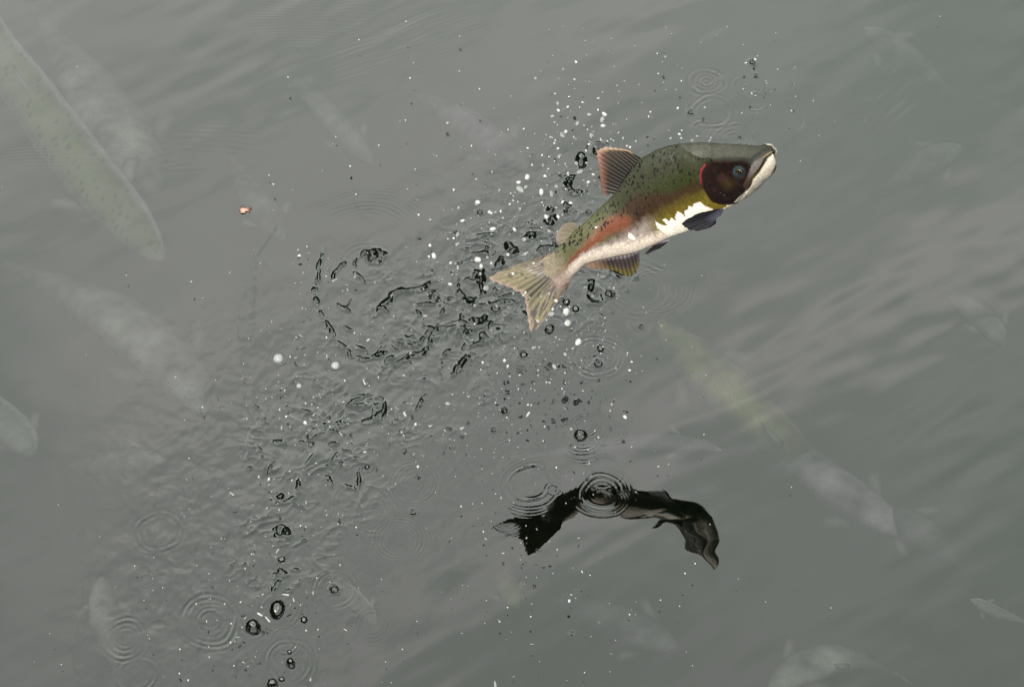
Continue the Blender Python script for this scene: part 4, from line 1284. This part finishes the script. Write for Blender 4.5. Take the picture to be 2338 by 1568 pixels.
ROUND = [drop_mesh('water_drop', 100 + i, 1.0 + .12 * i) for i in range(4)]
LONG = [drop_mesh('water_drop', 200 + i, 1.6 + .28 * i) for i in range(6)]
zz = {
    'z2': (lambda x, y: (1075.5 + x * .3101, 308.6 + y * .3101), .3101),
    'z8': (lambda x, y: (1215.8 + x * .28, 74.8 + y * .28), .28),
    'z4': (lambda x, y: (654.6 + x * .298, 374 + y * .298), .298),
    'z5': (lambda x, y: (467.6 + x * .328, 795 + y * .328), .328),
    'z6': (lambda x, y: (187 + x * .32, 1075.5 + y * .32), .32),
    'z7': (lambda x, y: (1122 + x * .24, 701 + y * .24), .24),
    'zr': (lambda x, y: (1028.7 + x * .28, 1169 + y * .28), .28),
    'z0': (lambda x, y: (561 + x * .32, y * .32), .32),
}
raw = {
    'z2': [(415, 310, 40), (350, 350, 30), (360, 400, 52), (403, 383, 28), (630, 378, 36), (590, 428, 42), (518, 420, 42), (48, 498, 48), (135, 565, 32), (150, 575, 28), (178, 568, 24), (220, 560, 20), (360, 545, 30), (160, 690, 38), (320, 700, 28),
           (575, 708, 32), (555, 600, 32), (640, 602, 28), (672, 492, 26), (735, 500, 35), (803, 272, 42), (775, 210, 28), (850, 205, 20), (650, 155, 25), (575, 160, 18), (640, 100, 24), (612, 62, 18), (672, 5, 32), (885, 5, 26), (450, 220, 20), (530, 222, 22),
           (543, 302, 24), (695, 210, 16), (865, 350, 20), (900, 290, 22), (760, 20, 14), (522, 148, 18), (418, 95, 16), (38, 325, 14), (155, 270, 16), (292, 430, 14), (285, 510, 18), (210, 405, 14), (390, 768, 38), (405, 870, 55), (50, 915, 45), (75, 965, 42),
           (120, 900, 22), (150, 945, 25), (110, 1125, 42), (70, 1020, 25), (272, 880, 28), (310, 1020, 26), (460, 943, 22), (575, 1165, 26), (935, 1028, 46), (970, 1050, 48), (930, 1110, 48), (838, 1122, 34), (705, 1300, 66), (590, 1320, 45),
           (600, 1280, 24), (895, 1190, 32), (955, 1220, 24), (1425, 958, 18), (1050, 1125, 16), (800, 1018, 22), (625, 1220, 24), (490, 1365, 28), (985, 1345, 12), (400, 1160, 20), (430, 1195, 16), (385, 1180, 18), (515, 1190, 18), (470, 1135, 14)],
    'z8': [(355, 240, 34), (250, 298, 20), (25, 370, 22), (165, 190, 8), (440, 182, 8), (428, 66, 10), (342, 382, 22), (462, 400, 16), (183, 498, 20), (300, 523, 22), (537, 537, 28), (205, 575, 26), (410, 570, 22), (287, 607, 28), (212, 633, 30), (384, 610, 14),
           (533, 630, 16), (163, 682, 30), (465, 672, 48), (588, 665, 40), (572, 705, 44), (575, 762, 38), (367, 742, 36), (272, 808, 36), (242, 830, 36), (480, 836, 32), (338, 850, 20), (147, 853, 22), (113, 835, 18), (202, 750, 16), (180, 900, 20), (210, 945, 26),
           (220, 1005, 32), (140, 1010, 20), (78, 998, 22), (85, 1080, 28), (182, 1050, 18), (130, 1112, 16), (100, 1170, 28), (220, 1145, 16), (270, 1070, 18), (290, 1145, 20), (455, 1220, 24), (508, 1210, 20), (497, 1155, 20), (415, 1205, 20), (120, 1245, 22),
           (1083, 200, 26), (1738, 250, 24), (1815, 218, 22), (2000, 298, 12), (1720, 460, 12), (1787, 495, 18), (1185, 617, 20), (1405, 610, 22), (948, 685, 16), (1705, 655, 16), (2147, 522, 18), (1218, 800, 18), (1197, 830, 26), (1128, 862, 20), (1212, 860, 22),
           (1340, 845, 22), (1303, 880, 26), (1453, 858, 14), (795, 933, 22), (770, 925, 20), (738, 860, 16), (843, 885, 14), (560, 880, 16), (640, 870, 14), (470, 890, 20), (460, 910, 20), (437, 965, 26), (2185, 1045, 10), (610, 885, 16), (555, 865, 14), (700, 820, 12), (660, 880, 14)],
    'z4': [(1280, 200, 28), (1318, 338, 30), (1348, 438, 32), (1010, 390, 22), (1465, 297, 46), (1097, 625, 30), (1130, 703, 42), (1090, 712, 25), (1310, 543, 32), (1308, 615, 38), (1280, 570, 20), (1235, 577, 20), (795, 880, 32), (362, 893, 34), (470, 930, 36),
           (465, 965, 30), (1197, 888, 28), (1253, 920, 28), (1310, 790, 32), (1255, 760, 26), (1295, 768, 22), (1745, 505, 30), (985, 43, 12), (487, 20, 20), (530, 235, 14), (90, 660, 20), (97, 705, 24), (155, 635, 14), (118, 1107, 26), (175, 1112, 18), (237, 1120, 16),
           (35, 1138, 20), (115, 1320, 24), (305, 1330, 24), (625, 1350, 26), (740, 1257, 24), (820, 1167, 24), (975, 1083, 24), (300, 862, 22), (520, 865, 26), (310, 803, 18), (1060, 990, 20), (1210, 1080, 22), (1060, 1165, 24), (1440, 1085, 18)],
    'z5': [(850, 58, 32), (265, 183, 20), (630, 65, 38), (760, 460, 30), (968, 370, 26), (700, 520, 38), (567, 475, 28), (535, 547, 22), (593, 853, 28), (445, 912, 26), (482, 912, 24), (447, 948, 22), (188, 1012, 30), (705, 1075, 30), (665, 915, 18), (1110, 235, 28),
           (1385, 190, 32), (1340, 418, 32), (1300, 422, 22), (1393, 460, 30), (1467, 530, 34), (1572, 538, 38), (1673, 573, 24), (1705, 632, 34), (1660, 600, 20), (1790, 557, 28), (1815, 592, 18), (1690, 385, 36), (1835, 335, 20), (1437, 385, 22), (2085, 85, 28),
           (2110, 125, 20), (1935, 97, 24), (1455, 735, 20), (1523, 748, 20), (1470, 790, 20), (1485, 823, 32), (1115, 722, 34), (1180, 718, 24), (1382, 605, 20), (1785, 1100, 24), (2062, 1040, 14), (1930, 1078, 18), (930, 1150, 20), (925, 1220, 16), (1055, 1245, 22),
           (505, 1410, 30), (340, 1430, 22), (945, 595, 22), (1000, 490, 34), (870, 545, 20), (665, 545, 22), (593, 545, 20), (2078, 1425, 20), (2238, 1320, 16), (555, 290, 26), (805, 342, 20)],
    'z6': [(1270, 1020, 38), (1325, 1055, 44), (1282, 968, 26), (1510, 915, 20), (1650, 868, 20), (1290, 878, 20), (1165, 1045, 28), (1115, 1182, 20), (1880, 1130, 26), (1155, 1362, 28), (1060, 1220, 20), (903, 1248, 18), (695, 1440, 28), (760, 1490, 24),
           (1632, 1480, 32), (700, 1268, 14), (1685, 1128, 12), (1065, 1085, 14), (817, 945, 14), (1020, 945, 12), (1132, 933, 14), (1600, 1135, 14), (1455, 880, 36), (890, 1070, 16), (1185, 1390, 16), (1085, 1385, 12)],
    'z7': [(728, 155, 70), (828, 335, 62), (700, 445, 38), (600, 565, 44), (398, 388, 32), (780, 390, 22), (125, 505, 32), (155, 560, 22), (445, 600, 22), (350, 1020, 54), (347, 930, 24), (1270, 1045, 36), (1185, 583, 24), (1335, 520, 20), (1315, 600, 24),
           (1295, 435, 16), (1293, 455, 14), (552, 720, 34), (523, 715, 18), (760, 1160, 32), (795, 1330, 32), (930, 1480, 28), (915, 1492, 24), (1018, 1235, 20), (985, 1175, 18), (1130, 985, 20), (1145, 925, 18), (670, 775, 18), (375, 775, 14), (257, 780, 18),
           (40, 910, 18), (170, 1265, 16), (492, 1273, 16), (1170, 385, 20), (1660, 312, 10), (2040, 648, 12), (270, 645, 20), (175, 660, 16), (55, 627, 18), (703, 720, 16)],
    'zr': [(430, 330, 26), (335, 72, 20), (620, 210, 24), (702, 137, 22), (1045, 210, 22), (870, 303, 14), (1073, 485, 20), (1137, 513, 12), (968, 723, 36), (398, 887, 36), (655, 850, 16), (465, 775, 16), (493, 975, 18), (665, 1075, 20), (1093, 1305, 20),
           (515, 1335, 24), (365, 1410, 42), (1460, 833, 16), (1995, 418, 16), (8, 708, 22), (287, 218, 18)],
    'z0': [(1145, 155, 12), (1527, 262, 20), (1172, 558, 18), (1438, 878, 24), (302, 552, 14), (808, 285, 12), (747, 1187, 14), (950, 1038, 14), (1610, 1040, 16), (1668, 636, 14), (1524, 510, 10), (1140, 858, 12), (1362, 1113, 10)],
}
# the big ones get a label each
big_labels = {
    ('z2', 705, 1300): 'biggest lumpy white water blob under the tail root', ('z7', 728, 155): 'white round water blob below the biggest blob under the tail',
    ('z7', 828, 335): 'lone white water blob lower right of the tail tip', ('z2', 405, 870): 'long clear droplet left of the tail root above the upper tail lobe',
    ('z2', 970, 1050): 'long clear droplet hanging under the anal fin', ('z2', 935, 1028): 'bright round droplet touching the long one under the anal fin',
    ('z2', 930, 1110): 'wide droplet just below the two droplets under the anal fin', ('z2', 360, 400): 'bright stretched droplet, largest of a cluster left of the dorsal fin',
    ('z7', 350, 1020): 'long bright slanting droplet between the tail and its mirror image', ('z8', 465, 672): 'double bright droplet high above the dorsal fin',
    ('z8', 355, 240): 'highest bright droplet of the spray', ('zr', 365, 1410): 'bright slanting droplet at the bottom edge, middle',
    ('z6', 1325, 1055): 'bright splash streak beside the round black bubble at lower left',
}
drops = []
for key, L_ in raw.items():
    f, sc = zz[key]
    for (x, y, d) in L_:
        u, v = f(x, y)
        drops.append([u, v, d * sc * .5, big_labels.get((key, x, y))])
drops.sort(key=lambda q: (q[3] is None, -q[2]))
indiv, small = drops[:292], drops[292:]


def drop_height(u, v):
    near = math.exp(-((u - 1330) / 230) ** 2 - ((v - 480) / 300) ** 2)
    return .012 + near * random.uniform(.05, .42) + random.uniform(0, .03)


MARKS = [(1360, 338, 'the dorsal fin tip'), (1327, 366, 'the big dark bubble by the dorsal fin'), (1375, 430, 'the rear of the dorsal fin'), (1280, 535, 'the small rear back fin'),
         (1110, 636, 'the upper tail tip'), (1209, 763, 'the lower tail tip'), (1300, 645, 'the tail root'), (1420, 620, 'the anal fin'), (1545, 328, 'the salmon hump'), (1768, 350, 'the salmon snout'),
         (853, 586, 'the dark hole in the churned water'), (636, 818, 'the largest white bubble'), (766, 834, 'the second white bubble'), (683, 880, 'the smallest white bubble'),
         (1196, 808, 'the lone dark bubble below the tail'), (1325, 994, 'the black bubble in ring waves'), (1245, 1200, 'the mirrored tail'), (1650, 1280, 'the mirrored head'), (1374, 1125, 'the ring on the mirror image'),
         (1362, 814, 'the ring waves right of the tail'), (643, 1277, 'the top bubble of the lower left chain'), (633, 1391, 'the widest black bubble'), (578, 1431, 'the round bubble with pale centre'),
         (558, 480, 'the red leaf'), (763, 1344, 'the dark bubble in pale rings'), (622, 1564, 'the bubble on the bottom edge'), (900, 670, 'the thick dark wavelet left of the tail'), (1000, 820, 'the long dark wavelet below the tail'),
         (855, 1185, 'the pale ring beside the mirrored tail'), (1613, 187, 'the pale ring wave above the head'), (1807, 279, 'the small ring wave right of the head'), (1210, 1101, 'the wide ring above the mirrored tail'),
         (1160, 470, 'the tiny dark bubble above the tail'), (1140, 190, 'the middle of the upper edge'), (860, 950, 'the curved dark ripples below white bubbles'), (1330, 230, 'the top of the spray'), (1150, 937, 'the tiny dark bubble on flat water'),
         (1300, 1371, 'the little ring under the mirror image'), (735, 700, 'the long curved wavelet at the left'), (1250, 420, 'the spray left of the dorsal fin')]
DIRS = ['right of', 'above right of', 'above', 'above left of', 'left of', 'below left of', 'below', 'below right of']
ORD = ['nearest', 'second nearest', 'third nearest', 'fourth nearest', 'fifth nearest', 'sixth nearest', 'seventh nearest', 'eighth nearest', 'ninth nearest', 'tenth nearest', 'eleventh nearest', 'twelfth nearest']
buckets = {}
for i, (u, v, r, lab) in enumerate(indiv):
    if lab:
        continue
    mk = min(MARKS, key=lambda m: math.hypot(m[0] - u, m[1] - v))
    k = int(round(math.degrees(math.atan2(mk[1] - v, u - mk[0])) / 45)) % 8
    buckets.setdefault((mk[2], k), []).append((math.hypot(mk[0] - u, mk[1] - v), i))
drop_label = {}
for (nm, k), L_ in buckets.items():
    L_.sort()
    for q, (d_, i) in enumerate(L_):
        wd = 'bright larger droplet' if indiv[i][2] > 5.5 else 'bright small droplet' if indiv[i][2] > 3 else 'tiny glinting droplet'
        drop_label[i] = wd + ' ' + DIRS[k] + ' ' + nm + ((', ' + ORD[min(q, 11)] + '') if len(L_) > 1 else '')

for i, (u, v, r, lab) in enumerate(indiv):
    h = drop_height(u, v)
    if 1100 < u < 1310 and 575 < v < 770 and inside(np.array([u]), np.array([v]), [(1110, 636), (1252, 575), (1310, 640), (1209, 770)])[0]:
        h = .47 + random.uniform(0, .03)
    p = at(u, v, h)
    scale = np.linalg.norm(p - CAM) / FOC
    streak = (u < 1020 and v > 600) or v > 1000
    pool = LONG if (streak or (lab and 'long' in lab)) and r > 2 else ROUND
    m = pool[i % len(pool)]
    o = obj('water_drop', m, None, None, Vector(p))
    s = max(r, 1.5) * scale * .88
    if pool is LONG:
        s *= random.uniform(.50, .72)
        o.rotation_euler = (math.radians(-35) + random.uniform(-.35, .35), math.radians(30) + random.uniform(-.45, .45), random.uniform(0, 6))
    else:
        o.rotation_euler = (random.uniform(0, 6), random.uniform(0, 6), random.uniform(0, 6))
    o.scale = (s, s, s)
    if lab:
        tag(o, lab, 'droplet', 'large spray droplets')
    else:
        tag(o, drop_label[i], 'droplet', 'droplets of the spray')

# the finest spray nobody could count
sv, sf = sphere_mesh('s', 5, 7)
fine_v, fine_f, off = [], [], 0
cl = [(1330, 330, 110, 150, 110), (1220, 560, 130, 120, 160), (1130, 640, 90, 90, 90), (900, 860, 200, 130, 130), (700, 960, 130, 140, 90), (650, 1250, 120, 200, 70),
      (1330, 720, 90, 70, 80), (1150, 900, 130, 140, 120), (1700, 190, 160, 110, 40), (850, 500, 300, 250, 60), (1350, 1300, 240, 180, 60), (500, 1350, 200, 150, 60)]
pts_ = [(u, v, r) for (u, v, r, _) in small]
for (u, v, su, sv2, n) in cl:
    for k in range(n):
        pts_.append((random.gauss(u, su), random.gauss(v, sv2), random.uniform(.7, 1.5) if random.random() > .12 else random.uniform(1.5, 2.4)))
for (u, v, r) in pts_:
    if not (0 < u < 2338 and 0 < v < 1568):
        continue
    h = drop_height(u, v)
    p = at(u, v, h)
    s = r * np.linalg.norm(p - CAM) / FOC
    st_ = random.uniform(1, 2.2) if (u < 1020 and v > 600) else random.uniform(.9, 1.3)
    d = sv * s * np.array([1, 1, st_])
    fine_v.append(d + p)
    fine_f.append(sf + off)
    off += len(sv)
fm = mesh_np('fine_spray', np.vstack(fine_v), np.vstack(fine_f))
spray = obj('fine_spray', fm, M_DROP)
spray['kind'] = 'stuff'
